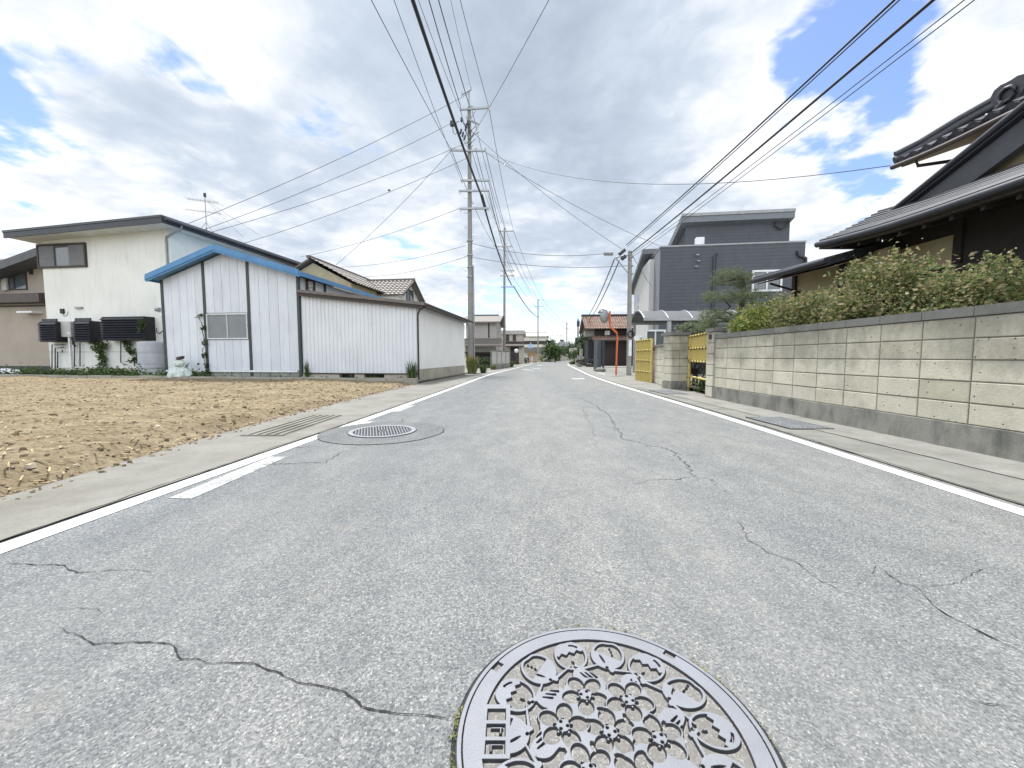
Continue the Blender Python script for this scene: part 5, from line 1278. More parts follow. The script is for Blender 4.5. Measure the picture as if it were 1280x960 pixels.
MB().tube([(pb.x, PY, -.05), (pb.x + .005, PY, 5), (ptop.x, PY, ptop.z)], .185, 16, .10).build('shaft', POLE, pole)
q = pp(587, 113); MB().tube([(ptop.x, PY, ptop.z - .4), (ptop.x, PY - .02, q.z)], .045, 8).build('top_pin', GALV, pole)
a, b = pp(577, 119.5), pp(589.5, 112.5); crossarm(pole, a.x, a.z, b.x, b.z, PY - .05, .07, (.05, .95))
a, b = pp(575, 139), pp(611.5, 136.5); o1 = crossarm(pole, a.x, a.z, b.x, b.z, PY - .14, .09, (.02, .45, .98))
MB().tube([(b.x - .7, PY - .16, b.z - .05), (ptop.x + .08, PY - .12, b.z - .62)], .022, 6).build('brace', GALV, o1)
a, b = pp(587, 154), pp(600, 166); m = MB(); m.obox((a.x, PY - .3, a.z), (b.x - a.x, -.5, b.z - a.z), (0, .09, 0), (0, 0, .09)); m.build('diagonal_arm', GALV, pole)
a, b = pp(564, 190), pp(607.5, 191); crossarm(pole, a.x, a.z, b.x, b.z, PY - .2, .095, (.01, .1, .72, .99), True)
for (x0, y0, x1, y1) in ((576.5, 227.5, 612, 227.5), (574, 240.6, 611, 240), (575, 262.5, 611.5, 262)):
    a, b = pp(x0, y0), pp(x1, y1); crossarm(pole, a.x, a.z, b.x, b.z, PY - .2, .10, (.03, .97), False)
r = random.Random(14)
for i in range(7):
    x, y = 577 + r.uniform(-1, 9), 150 + i * 3.6; q = pp(x, y); m = MB()
    m.tube([(q.x, PY - .2, q.z), (q.x + r.uniform(-.08, .08), PY - .28, q.z - .26)], r.uniform(.04, .06), 8); m.build('switch_fitting', DMETAL, pole)
for i in range(9):
    q = pp(579 + r.uniform(-2, 8), 148 + i * 4); e = pp(586 + r.uniform(0, 10), 152 + i * 4); mid = (q + e) / 2 - Vector((0, .25, .35 + .2 * r.random()))
    MB().tube([(q.x, PY - .2, q.z), (mid.x, mid.y, mid.z), (e.x, PY - .2, e.z)], .018, 5).build('jumper_wire', RUBBER, pole)
q = pp(592, 171); MB().tube([(q.x - .25, PY - .2, q.z - .15), (q.x + .35, PY - .3, q.z + .12)], .03, 6).build('brace', GALV, pole)
cb = thing('cable_closure', tuple(pp(566, 155)), 'dark boxy cable closure hanging left of the tallest pole head', 'cable closure')
a = pp(566, 155); MB().obox((a.x - .14, PY - .15, a.z - .14), (.28, 0, .02), (0, .2, 0), (0, 0, .25)).build('casing', DMETAL, cb)
MB().tube([(a.x, PY - .05, a.z - .14), (a.x + .02, PY - .05, a.z - .5), (a.x + .15, PY - .05, a.z - .62), (a.x + .3, PY - .05, a.z - .4), (a.x + .2, PY - .05, a.z + .05), (a.x + .5, PY - .05, a.z + .2)], .02, 6).build('loop_wire', RUBBER, cb)
for k, z in enumerate([1.9 + .42 * i for i in range(22)]):
    s = 1 if k % 2 else -1; MB().tube([(pb.x, PY, z), (pb.x + s * .34, PY - .02, z)], .011, 5).build('step_bolt', GALV, pole)
for y in (302, 320, 335, 347):
    z = pp(587, y).z; MB().lathe([(.168, z), (.178, z + .01), (.178, z + .07), (.168, z + .08)], pb.x, PY, 16).build('steel_band', GALV, pole)
MB().tube([(pb.x + .23, PY - .06, .02), (pb.x + .22, PY - .06, 3.2), (pb.x + .19, PY - .05, 6.4)], .045, 8).build('cable_duct', GREYM, pole)
q = V(589, 455, PY); 
m = MB()
for k in range(5): m.lathe([(.192, 1.05 - k * .11), (.196, 1.05 - k * .11), (.196, .99 - k * .11), (.192, .99 - k * .11)], pb.x, PY, 16, False)
m.build('warning_band', M('dull_yellow', (.42, .32, .06), rough=.7), pole)
tuft('grass_clump', 'tall green and straw grass growing round the foot of the tallest pole', (pb.x + .12, PY - .3, 0), .55, 1.25, 380, DRYG, 4)
tuft('grass_clump', 'low green grass on the gravel just right of the tallest pole', (pb.x + .75, PY + .1, 0), .4, .7, 150, LEAF_GREEN, 5)

def plain_pole(label, px, pybase, pytop, Y, arms, r0=.16, extra=None):
    """A plainer pole further off: arms are (px0, px1, py, pins)."""
    b = V(px, pybase, Y); t = V(px, pytop, Y)
    o = thing('utility_pole', (b.x, Y, 0), label, 'utility pole')
    MB().tube([(b.x, Y, -.05), (t.x, Y, t.z)], r0, 12, r0 * .6).build('shaft', POLE, o)
    for (x0, x1, y, ins) in arms:
        a, c = V(x0, y, Y), V(x1, y, Y); crossarm(o, a.x, a.z, c.x, c.z, Y - .14, .10, ins)
    return o
P2Y = 45.0
plain_pole('second concrete utility pole on the left, rising behind the low slit wall', 630.5, 462, 285, P2Y, [(623, 641.6, 289.5, (.02, .4, .98)), (618, 639.6, 308.7, (.02, .6, .98)), (625, 643, 338.8, ()), (625, 643, 345, ()), (626, 643, 359, ())])
P3Y = 85.0
plain_pole('third utility pole down the street, in front of the large white house', 672.5, 452, 374, P3Y, [(672, 679.5, 375, (.1, .9)), (668, 679, 383, (.05, .95))])
P4Y = 130.0
plain_pole('faint distant utility pole left of the brown tiled storehouse, thinner of two', 708.5, 450, 402, P4Y, [(706, 712, 405, ()), (707, 712, 411, ())], .2)
plain_pole('dark distant utility pole with a bulky box near its top beside the storehouse', 722.5, 448, 398, 62, [], .17)
o = [x for x in S.objects if x.get('label', '').startswith('dark distant')][0]
q = V(722.5, 405, 62); MB().obox((q.x - .2, 61.6, q.z - .4), (.4, 0, 0), (0, .4, 0), (0, 0, .9)).build('transformer', DMETAL, o)
q = V(720.3, 427, 62); MB().obox((q.x - .2, 61.7, q.z - .5), (.35, 0, 0), (0, .3, 0), (0, 0, 1.1)).build('equipment_box', DMETAL, o)
plain_pole('short far pole seen just left of the storehouse roof', 728.5, 446, 416, 95, [], .15)
# right-hand pole with cable boxes
RY = 21.2
rb_ = V(786, 470, RY); rt_ = V(787.5, 314, RY)
rp = thing('utility_pole', (rb_.x, RY, 0), 'slim concrete pole on the right with a black ring band, beside the carport', 'utility pole')
MB().tube([(rb_.x, RY, -.05), (rt_.x, RY, rt_.z)], .135, 14, .10).build('shaft', POLE, rp)
for y in (322, 333, 343): 
    z = V(787, y, RY).z; MB().lathe([(.118, z), (.128, z), (.128, z + .06), (.118, z + .06)], (rb_.x + rt_.x) / 2 + .03, RY, 14).build('steel_band', GALV, rp)
a, c = V(769, 322, RY), V(785, 341, RY); MB().tube([a, c], .03, 6).build('brace', GALV, rp)
a, c = V(769, 322, RY), V(789, 318, RY); MB().tube([a, c], .035, 6).build('outrigger_arm', GALV, rp)
z = V(786, 418, RY).z; ringm = MB(); ringm.tube([(rb_.x + .02 + .17 * math.cos(t * .42), RY - .17, z + .17 * math.sin(t * .42)) for t in range(16)], .035, 8); ringm.build('coiled_cable', RUBBER, rp)
MB().obox((rb_.x - .085, RY - .17, V(786, 445, RY).z), (.16, 0, 0), (0, .02, 0), (0, 0, .85)).build('number_plate', WFRAME, rp)
MB().obox((rb_.x - .1, RY - .16, V(786, 412, RY).z), (.2, 0, 0), (0, .03, 0), (0, 0, .0 + .02)).build('band_clip', GALV, rp)
for (x0, y0, x1, y1, lab) in ((755, 317, 766, 317, 'grey cable closure hung on the wire crossing the street'), (774, 318, 781, 312, 'tilted black cable closure at the top left of the right-hand pole'), (777, 324, 782, 320, 'smaller black cable closure just below the tilted one on the right-hand pole')):
    a, c = V(x0, y0, RY - .1), V(x1, y1, RY - .1); t = thing('cable_closure', tuple(a), lab, 'cable closure')
    d = c - a; MB().tube([a, a + d * .1, a + d * .9, c], .10, 10).build('casing', GREYM if x0 == 755 else DMETAL, t)

# ------------------------------------------------------------------ overhead cables
def cable(p, q, r, sag, label, group=None, n=22):
    p, q = Vector(p), Vector(q); pts = [p.lerp(q, i / n) - Vector((0, 0, 4 * sag * (i / n) * (1 - i / n))) for i in range(n + 1)]
    return tag(MB().tube(pts, r, 5).build('overhead_cable', RUBBER), label, 'cable', group)
def upto(p, px, py, z, far=1.35):
    """From a fixing p through the point where the sight line (px, py) reaches height z, and on past it."""
    u, y, w = ray(px, py); t = (z - 1) / w; e = Vector((u * t, y * t, z)); return p + (e - p) * far
P = lambda x, y: pp(x, y) + Vector((0, -.2, 0))
gA = 'power lines running from the tallest pole towards the camera'
for (fx, fy), (ex, ey), rr, lab in (
    ((574, 137), (524, 0), .012, 'thin line of the paired wires above the left of the street, inner left'),
    ((576, 135), (537, 0), .022, 'twisted dark wire reaching the left end of the top crossarm of the tallest pole'),
    ((587, 134), (549, 0), .022, 'twisted dark wire reaching the pole-top pin of the tallest pole'),
    ((589, 113), (564, 0), .009, 'faint wire from the very top of the tallest pole to the top of the picture'),
    ((610.5, 134), (576, 0), .013, 'single wire reaching the right end of the top crossarm of the tallest pole'),
    ((577, 227), (494, 0), .010, 'faint second wire from the left above the tallest pole'),
    ((565, 190), (466, 0), .014, 'leftmost dark wire reaching the long second crossarm of the tallest pole')):
    p = P(fx, fy); cable(p, upto(p, ex, ey, p.z - .5), rr, .12, lab, gA)
p = P(602, 246); cable(p, upto(p, 519, 0, p.z - .35), .055, .25, 'thick black communication cable above the left of the street, nearest the camera', gA)
p = P(588.5, 176); cable(p, upto(p, 682, 0, p.z - 1.5, 1.5), .010, .2, 'single wire slanting up to the right from the tallest pole')
m = V(612, 138, 22.9); tag(MB().tube([m, m + Vector((0, 0, .2))], .06, 6).build('wire_insulator', PORC), 'small bead insulator on the wire slanting right from the tallest pole', 'insulator')
# spans to the second and third poles
gB = 'lines strung between the first and second left poles'
Q = lambda x, y: V(x, y, P2Y) + Vector((0, -.2, 0))
pairs = [((575, 137), (623.5, 287), .016), ((589, 134), (631, 287), .016), ((611, 135), (641.5, 287), .016), ((565, 190), (618.5, 307), .018), ((595, 189), (632, 307), .018), ((607, 189), (639.5, 307), .018), ((611, 228), (642, 340), .018), ((611, 240), (642, 346), .02)]
for (a, b, rr) in pairs: cable(P(*a), Q(*b), rr, .55, 'thin black line of the bundle strung between the first and second left poles', gB)
cable(P(602, 247), Q(640, 357), .055, .6, 'thick black communication cable between the first and second left poles')
p, q = V(602, 244, 24.6), V(607, 262, 26); tag(MB().tube([p, q], .10, 8).build('cable_closure', DMETAL), 'long dark cable closure on the thick cable right of the tallest pole', 'cable closure')
gC = 'lines strung between the second and third left poles'
R3 = lambda x, y: V(x, y, P3Y)
for (a, b) in (((624, 288), (672, 375)), ((641.5, 288), (679, 375)), ((618.5, 307), (668.5, 382)), ((639.5, 307), (679, 382)), ((632, 307), (675, 382))): cable(Q(*a), R3(*b), .02, .7, 'thin line of the bundle strung between the second and third left poles', gC)
cable(Q(642, 358), R3(673, 396), .06, .7, 'thick black cable between the second and third left poles')
gD = 'lines running on from the third left pole'
for (a, b) in (((673, 396), (707, 424)), ((678, 382), (711, 411)), ((679, 375), (710, 405)), ((669, 383), (708, 411))): cable(R3(*a), V(*b, P4Y), .03, .8, 'faint line running from the third left pole to the far distant one', gD)
# service lines to the left
def H_(px, py, Y): return V(px, py, Y)
sv = [((565, 190), (420, 331), 26, 'service wire falling steeply to the tiled house behind the sheds'),
      ((575, 262), (376, 321), 27, 'slack service wire from the lowest crossarm to the tiled house'),
      ((583, 308), (427, 334), 29, 'upper of two wires leaving the mid-height of the tallest pole to the left'),
      ((583, 322), (456, 346), 30, 'lower of two wires leaving the mid-height of the tallest pole to the left'),
      ((586, 120), (235, 279.5), 18.3, 'faintest long wire crossing the clouds to the white house aerial'),
      ((564, 157), (255, 287), 19.1, 'long wire from the boxy closure to the white house roof'),
      ((586, 180), (265, 290), 19.6, 'long wire below the boxy closure sloping to the white house roof'),
      ((586, 199), (305, 304), 21.5, 'long wire with a dark bead sloping to the white house roof')]
for (a, b, Y, lab) in sv: cable(P(*a), H_(*b, Y), .011, .25, lab, 'service wires to the left houses')
q = V(485, 238, 23); tag(MB().tube([q, q + Vector((.12, 0, .02))], .05, 6).build('wire_joint', DMETAL), 'small dark bead on a long service wire over the sheds', 'wire joint')
c = LF.p(LF.pix(258, 250, HB + 3.2)[0], HB + 3.2, 0)
for (x, y, Y, lab) in ((330, 297, 24, 'fine stay wire from the roof aerial down to the right'), (305, 297, 19.5, 'fine stay wire from the roof aerial steeply to the right')):
    cable((c.x, c.y, LF.pix(258, 250, HB + 3.2)[1]), V(x, y, Y), .007, .05, lab)
# lines crossing to the right
RPp = lambda x, y: V(x, y, RY)
cr = [(P(589, 305), RPp(756, 317), .014, .35, 'wire crossing the street from the tallest pole to the grey closure'),
      (P(589, 322), RPp(785, 332), .014, .3, 'lower wire crossing the street from the tallest pole to the right-hand pole'),
      (P(609, 193), V(1113, 207, 10.05), .010, 1.0, 'long sagging wire from the tallest pole to the tip of the upper tiled roof'),
      (P(609, 194), V(824, 307, 26.8), .012, .3, 'straight wire from the tallest pole to the corner of the dark modern house'),
      (P(588.5, 165), RPp(777, 311), .010, .3, 'thin wire from the pole head to the black closure across the street'),
      (RPp(790, 318), V(815, 358, 25), .012, .1, 'short service wire from the right-hand pole to the pale wing of the modern house')]
for (a, b, rr, sg, lab) in cr: cable(a, b, rr, sg, lab)
gE = 'cables running overhead from the right-hand pole towards the camera'
for (fx, fy), (ex, ey), rr, lab in (((783, 306), (1110, 0), .02, 'upper strand of the lashed pair of cables over the right side'), ((784, 308), (1116, 0), .012, 'lower thin strand of the lashed pair of cables over the right side'), ((789, 316), (1157, 0), .026, 'thick single black cable over the right side of the street'), ((790, 318), (1195, 0), .009, 'inner of two hair-thin wires at the far right of the overhead lines'), ((791, 321), (1207, 0), .009, 'outer of two hair-thin wires at the far right of the overhead lines')):
    p = RPp(fx, fy); cable(p, upto(p, ex, ey, p.z - .3), rr, .12, lab, gE)
gF = 'cables from the right-hand pole on to the dark distant pole'
for (a, b) in (((768, 324), (722, 401)), ((774, 326), (724, 404))): cable(RPp(*a), V(*b, 62), .03, 1.3, 'one of two slack cables from the right-hand pole to the dark distant pole', gF)

# ------------------------------------------------------------------ traffic mirror
mY = 21.3
mp_ = [V(770, 470, mY), V(771, 440, mY), V(771.8, 421, mY), V(771, 416, mY), V(763, 408.5, mY), V(762.3, 405, mY), V(762.3, 389, mY)]
mp_[0].z = -.02
tm = thing('traffic_mirror', (mp_[0].x, mY, 0), 'orange cranked post with a round convex traffic mirror', 'traffic mirror')
MB().tube(mp_, .052, 10).build('post', ORANGE, tm)
c = V(755.5, 396, mY - .1); ax = Vector((-.62, .76, .10)).normalized(); sd = ax.cross(Vector((0, 0, 1))).normalized(); up = sd.cross(ax)
def disc(mb, prof, n=28):
    vs = [c + ax * h + (sd * math.cos(2 * math.pi * k / n) + up * math.sin(2 * math.pi * k / n)) * R for R, h in prof for k in range(n)]
    return mb.add(vs, [(i * n + k, i * n + (k + 1) % n, (i + 1) * n + (k + 1) % n, (i + 1) * n + k) for i in range(len(prof) - 1) for k in range(n)], True)
disc(MB(), [(.02, -.14), (.22, -.11), (.33, -.05), (.345, .0), (.33, .02)]).build('mirror_back', GREYM, tm)
n_ = NT('mirror_face'); disc(MB(), [(.33, .015), (.2, .05), (.02, .065)]).build('mirror_face', n_.done((.55, .56, .56), .08, 1.0), tm)
hb = MB(); hd_ = [c + ax * .16 + (sd * math.cos(t) + up * math.sin(t)) * .37 for t in np.linspace(.4, 2.74, 12)]; hb.tube(hd_, .03, 6); 
for i in range(11): hb.add([hd_[i], hd_[i + 1], hd_[i + 1] - ax * .18, hd_[i] - ax * .18], [(0, 1, 2, 3)])
hb.build('hood', DMETAL, tm)
MB().tube([c - ax * .12, V(762.3, 398, mY)], .03, 6).build('bracket', ORANGE, tm)

# ------------------------------------------------------------------ brown tiled storehouse on the right
KF = Fr(V(738, 450, 40).x, 40, -4)
kh = thing('storehouse', KF.p(2.5, 2, 0), 'dark boarded storehouse with brown pantile roofs and a wide shutter', 'storehouse')
def kp(px, py, b=0.0): return KF.pix(px, py, b)
kw = kp(795, 440)[0]; zE2 = kp(760, 411, -.6)[1]; zR2 = kp(760, 395, 1.8)[1]; zl = kp(760, 425, -1)[1]
RT = None
n_ = NT('red_brown_pantile'); cc = n_.ramp(n_.noise(3.2, 6, .75), [(.32, (.12, .085, .07)), (.5, (.235, .16, .13)), (.68, (.35, .25, .20))]); n_.bump(n_.noise(20, 3), .4, .02); RT = n_.done(cc, .7, 0, .3)
x0, x1 = kp(731, 400, -.6)[0], kp(800, 400, -.6)[0]
rf = MB(); tiled(rf, KF.p(x0, -.7, zE2), KF.p(x1, -.7, zE2), KF.p(x1, 2.3, zR2), KF.p(x0, 2.3, zR2), 22, 9, .07, .06)
rf.slab([KF.p(x0, 2.3, zR2 - .02), KF.p(x1, 2.3, zR2 - .02), KF.p(x1, 5.3, zE2), KF.p(x0, 5.3, zE2)], .12); ro = rf.build('roof', RT, kh)
MB().box(KF, x0 - .05, x1 + .05, 2.15, 2.45, zR2 - .05, zR2 + .22).build('ridge', DBROWN, ro)
bb = MB(); bb.prism([KF.p(x0 + .1, -.65, zE2 - .3), KF.p(x0 + .1, 2.3, zR2 - .35), KF.p(x0 + .1, 5.2, zE2 - .3), KF.p(x0 + .1, 5.2, zE2 - .05), KF.p(x0 + .1, 2.3, zR2 - .06), KF.p(x0 + .1, -.65, zE2 - .06)], KF.ex * .12); bb.build('bargeboard', DBROWN, ro)
MB().fprism(KF.at(.4, 0, 90), [(0, 0), (4.6, 0), (4.6, zE2 - .1), (2.3, zR2 - .5), (0, zE2 - .1)], -kw, 0.0).build('wall', WOODD, kh)
rf = MB(); xa = kp(741, 425, -1.1)[0]; tiled(rf, KF.p(xa, -1.2, zl), KF.p(x1, -1.2, zl), KF.p(x1, 0, zl + .45), KF.p(xa, 0, zl + .45), 19, 3, .06, .05); lo_ = rf.build('lower_roof', RT, kh)
MB().box(KF, xa, x1, -1.22, -1.1, zl - .14, zl - .03).build('gutter', DBROWN, lo_)
MB().tube([KF.p(xa + .3, -.2, zl - .1), KF.p(xa + .3, -.1, .1)], .05, 8).build('downpipe', GREYM, kh)
m = MB(); s0, s1 = kp(753, 440)[0], kp(793, 440)[0]
for i in range(34): 
    a = s0 + i * (s1 - s0) / 34; m.box(KF, a, a + (s1 - s0) / 34 - .02, -.07, -.02, .12, zl - .15)
m.build('shutter', M('shutter_brown', (.05, .04, .043), (.038, .03, .033), .5, 5), kh)
p = kp(759, 416); MB().box(KF, p[0] - .25, p[0] + .25, -.12, 0, p[1] - .22, p[1] + .2).build('pale_panel', WFRAME, kh)  # plain white box on the upper wall
p = kp(738, 417, .5); bx = MB().box(KF, p[0] - .6, p[0] + .4, .2, 1.2, p[1] - .3, p[1] + .25); bx.build('side_box', M('box_grey', (.30, .29, .27), rough=.8), kh)
MB().box(KF, kp(736, 420)[0], .42, .6, 3.8, .0, zl + .1).build('side_wall', M('dark_boards', (.045, .05, .05), (.03, .032, .032), .8, 4), kh)
gpx = thing('gate_pillar', tuple(V(750, 463, 27)), 'pair of dark panel gate pillars standing before the brown storehouse', 'gate pillar')
a, b = V(746.5, 464, 27), V(753.5, 464, 27); 
MB().box(WF, a.x, a.x + .25, 27, 28.2, .0, V(747, 425, 27).z).build('pillar', DSIDING, gpx); MB().box(WF, b.x - .12, b.x, 26.6, 26.8, .0, V(753, 425, 27).z).build('steel_post', DMETAL, gpx)
for px, lab in ((748.5, 'round grey stone beside the foot of the dark gate pillar'), (752, 'lighter grey stone right of the dark gate pillar foot')):
    q = V(px, 463, 26.2); r = random.Random(px); vs = []; prof = [(.02, 0), (.22, .02), (.26, .14), (.18, .26), (.02, .30)]
    for R, z in prof:
        for k in range(10): t = k * .628; rr = R * (1 + .15 * r.uniform(-1, 1)); vs.append((q.x + rr * math.cos(t), q.y + rr * math.sin(t), z))
    tag(MB().add(vs, [(i * 10 + k, i * 10 + (k + 1) % 10, (i + 1) * 10 + (k + 1) % 10, (i + 1) * 10 + k) for i in range(4) for k in range(10)], True).build('stone', CONC2), lab, 'stone')
struct('concrete_pad', MB().box(KF, .4, 9, -3.4, -.2, -.05, .10), M('pale_concrete', (.50, .49, .46), (.42, .41, .38), .9, 3))
q = V(778, 467, 24); struct('road_marking', MB().poly([G(742, 464.5) + Vector((0, 0, .018)), G(756, 469) + Vector((0, 0, .018)), G(757.5, 468.2) + Vector((0, 0, .018)), G(744, 464) + Vector((0, 0, .018))]), WORN)

# ------------------------------------------------------------------ houses further along the left
FWALL = M('far_beige', (.44, .40, .35), (.38, .345, .30), .9, 1); FGREY = M('far_grey_wall', (.40, .38, .36), (.34, .325, .31), .9, 1); FWHITE = M('far_white_wall', (.60, .58, .54), (.52, .50, .47), .9, 1)
def farhouse(label, Y, x0, x1, ybase, yeave, yridge, depth, wall, roof, wins=(), over=.4, kind='gable_x', deg=-4, cat='house', zb=-.05):
    F = Fr(V((x0 + x1) / 2, 450, Y).x, Y, deg); A0, z0 = F.pix(x0, ybase); A1, _ = F.pix(x1, ybase); ze = F.pix(x0, yeave)[1]; zr_ = F.pix(x0, yridge, depth / 2)[1]
    t = thing('house', F.p(0, 0, 0), label, cat)
    MB().box(F, A0, A1, 0, depth, zb, ze).build('wall', wall, t)
    m = MB(); o = over
    if kind == 'gable_x':
        m.prism([F.p(A0 - o, -o, ze - .05), F.p(A0 - o, depth / 2, zr_), F.p(A0 - o, depth + o, ze - .05), F.p(A0 - o, depth + o, ze + .12), F.p(A0 - o, depth / 2, zr_ + .2), F.p(A0 - o, -o, ze + .12)], F.ex * (A1 - A0 + 2 * o))
        for s in (A0 + .02, A1 - .14): MB().fprism(F.at(s, 0, 90), [(0, ze - .1), (depth, ze - .1), (depth / 2, zr_ - .02)], -.12, 0).build('gable_end', wall, t)
    elif kind == 'gable_y':
        c = (A0 + A1) / 2
        m.prism([F.p(A0 - o, -o, ze - .05), F.p(c, -o, zr_), F.p(A1 + o, -o, ze - .05), F.p(A1 + o, -o, ze + .12), F.p(c, -o, zr_ + .2), F.p(A0 - o, -o, ze + .12)], F.ey * (depth + 2 * o))
        MB().fprism(F, [(A0 + .02, ze - .1), (A1 - .02, ze - .1), (c, zr_ - .02)], .02, .2).build('gable_end', wall, t)
    elif kind == 'hip':
        q = [F.p(A0 - o, -o, ze), F.p(A1 + o, -o, ze), F.p(A1 + o, depth + o, ze), F.p(A0 - o, depth + o, ze)]; k = min(depth, A1 - A0) * .42
        w_ = (A1 - A0); e0 = F.p((A0 + A1) / 2 - max(.2, w_ / 2 - k), depth / 2, zr_); e1 = F.p((A0 + A1) / 2 + max(.2, w_ / 2 - k), depth / 2, zr_)
        m.add(q + [e0, e1], [(0, 1, 5, 4), (1, 2, 5), (2, 3, 4, 5), (3, 0, 4), (3, 2, 1, 0)])
    else:
        m.box(F, A0 - o, A1 + o, -o, depth + o, ze, zr_)
    ro = m.build('roof', roof, t)
    if kind in ('gable_x', 'hip'): MB().box(F, A0 + (0 if kind != 'hip' else (A1 - A0) * .35), A1 - (0 if kind != 'hip' else (A1 - A0) * .35), depth / 2 - .15, depth / 2 + .15, zr_ + .0, zr_ + .32).build('ridge', roof, ro)
    for (a, b, c, d) in wins:
        p, q = F.pix(a, d), F.pix(b, c); win(t, F, p[0], q[0], max(p[1], .1), q[1], 0, DBROWN, GLASS, 1, .1, .08)
    return t, F, A0, A1, ze
t, F, A0, A1, ze = farhouse('grey-beige house with a dark open carport bay behind the tallest pole', 42, 583, 620, 462, 404, 397, 6, FGREY, BTILE, (), .5)
p, q = F.pix(583, 431, -1.2), F.pix(628, 424, -1.2)
MB().prism([F.p(p[0] - .5, -1.5, p[1] - .05), F.p(p[0] - .5, 0, q[1] + .15), F.p(p[0] - .5, 0, q[1] + .0), F.p(p[0] - .5, -1.5, p[1] - .2)], F.ex * (q[0] - p[0] + .5)).build('porch_roof', BTILE, t)
MB().box(F, A0, F.pix(618, 440, -.4)[0], -.4, -.02, F.pix(600, 440, -.4)[1], p[1] - .1).build('lower_wall', FGREY, t)
MB().box(F, A0 - .3, F.pix(619, 440, -.4)[0], -.6, -.42, F.pix(600, 442, -.4)[1], F.pix(600, 440, -.4)[1]).build('bay_lintel', DBROWN, t)
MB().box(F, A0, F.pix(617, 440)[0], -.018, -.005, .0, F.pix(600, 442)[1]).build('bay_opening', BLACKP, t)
q = F.pix(611, 410); MB().box(F, q[0] - .08, q[0] + .08, -.03, 0, 3, ze).build('wall_joint', DBROWN, t)
r = random.Random(33)
for px, lab in ((598, 'clipped green bush in the dark bay, left one'), (608, 'clipped green bush in the dark bay, right one')):
    q = V(px, 450, 39.5); mb = leaves(MB(), (q.x, 39.5, .45), (.6, .4, .42), 420, .16, r, 10, .3); tag(mb.build('shrub', LEAF_DARK), lab, 'shrub')
# low slit wall along the street
SA, SB = Vector((-1.55, 31.5)), Vector((-.20, 37.0)); SW = Fr(SA.x, SA.y, math.degrees(math.atan2(SB.y - SA.y, SB.x - SA.x))); SLn = (SB - SA).length
lw = thing('boundary_wall', SW.p(SLn / 2, 0, 0), 'pale low boundary wall with dark vertical slits beside the second pole', 'wall')
MB().box(SW, 0, SLn, -.02, .18, -.05, .42).build('base', BASEC, lw); m = MB(); n = 4
for i in range(n): m.box(SW, i * SLn / n + .02, (i + 1) * SLn / n - .22, 0, .15, .42, 1.45)
m.build('panel', CAPC if False else M('slit_wall_pale', (.48, .47, .44), (.40, .39, .37), .9, 3), lw)
MB().box(SW, 0, SLn, .05, .10, .42, 1.42).build('slit_grille', DBROWN, lw); MB().box(SW, -.02, SLn, -.03, .18, 1.452, 1.52).build('coping', CAPC, lw)
tuft('grass_clump', 'grass tuft at the far end of the slit wall', (SB.x + .1, SB.y + .8, 0), .5, .8, 160, LEAF_GREEN, 8)
tuft('grass_clump', 'grass tuft at the near foot of the slit wall', (SA.x + .1, SA.y - .3, 0), .4, .5, 120, DRYG, 9)
t, F, A0, A1, ze = farhouse('flat-roofed beige house with two narrow dark windows, beyond the slit wall', 60, 621, 653, 456, 418, 415, 7, FWALL, FGREY, ((632, 636.5, 418.5, 426), (641, 645, 418.5, 426)), .3, 'flat')
p, q = F.pix(630, 432, -1.2), F.pix(655, 428, -1.2); MB().prism([F.p(p[0], -1.6, p[1] - .2), F.p(p[0], -1.6, p[1]), F.p(p[0], 0, q[1] + .2), F.p(p[0], 0, q[1])], F.ex * (q[0] - p[0])).build('porch_roof', DBROWN, t)
p, q = F.pix(638, 456, -.5), F.pix(648, 433, -.5); MB().box(F, p[0], q[0], -.5, -.02, 0, q[1]).build('door_bay', WOODD, t)
p, q = F.pix(648.5, 456, -.9), F.pix(655, 433, -.9); MB().box(F, p[0], q[0], -.9, -.02, 0, q[1]).build('entry_wall', FWALL, t)
q = V(645.5, 452, 55); pb_ = thing('mailbox_post', (q.x, 55, 0), 'dark mailbox post with a round white top by the beige house', 'mailbox')
MB().box(WF, q.x - .18, q.x + .18, 54.9, 55.1, 0, 1.5).build('post', DBROWN, pb_); MB().lathe([(.01, 1.5), (.25, 1.6), (.3, 1.85), (.2, 2.05), (.01, 2.1)], q.x, 55, 12).build('lamp', WFRAME, pb_); MB().box(WF, q.x - .8, q.x - .2, 54.9, 55.1, 1.3, 1.75).build('mailbox', BLACKP, pb_)
farhouse('large white house with a long dark window band, third on the left', 93, 654, 684, 452, 421, 416.5, 9, FWHITE, FGREY, ((655, 663, 426.5, 430), (673.5, 681, 426.5, 430)), .4, 'gable_x')
o = [x for x in S.objects if x.get('label', '').startswith('large white house')][0]; F = Fr(o.location.x, 93, -4)
p, q = F.pix(653, 439, -.4), F.pix(686, 435, -.4); MB().prism([F.p(p[0], -1.4, p[1] - .2), F.p(p[0], -1.4, p[1]), F.p(p[0], 0, q[1] + .2), F.p(p[0], 0, q[1])], F.ex * (q[0] - p[0])).build('porch_roof', BTILE, o)
p, q = F.pix(654, 430.5), F.pix(684, 426); MB().box(F, p[0], q[0], -.03, -.005, p[1], q[1]).build('window_band', DBROWN, o)
p, q = F.pix(680, 452, -1), F.pix(692, 438, -1); MB().box(F, p[0], q[0], -1.0, 2, 0, q[1]).build('shed_annex', FGREY, o); MB().box(F, p[0] - .3, q[0] + .3, -1.3, 2.2, q[1], q[1] + .25).build('annex_roof', FGREY, o)
farhouse('house with a dark pyramid roof far down the street, behind green trees', 105, 694, 713, 452, 433, 426, 10, FGREY, TILE, (), .8, 'hip')
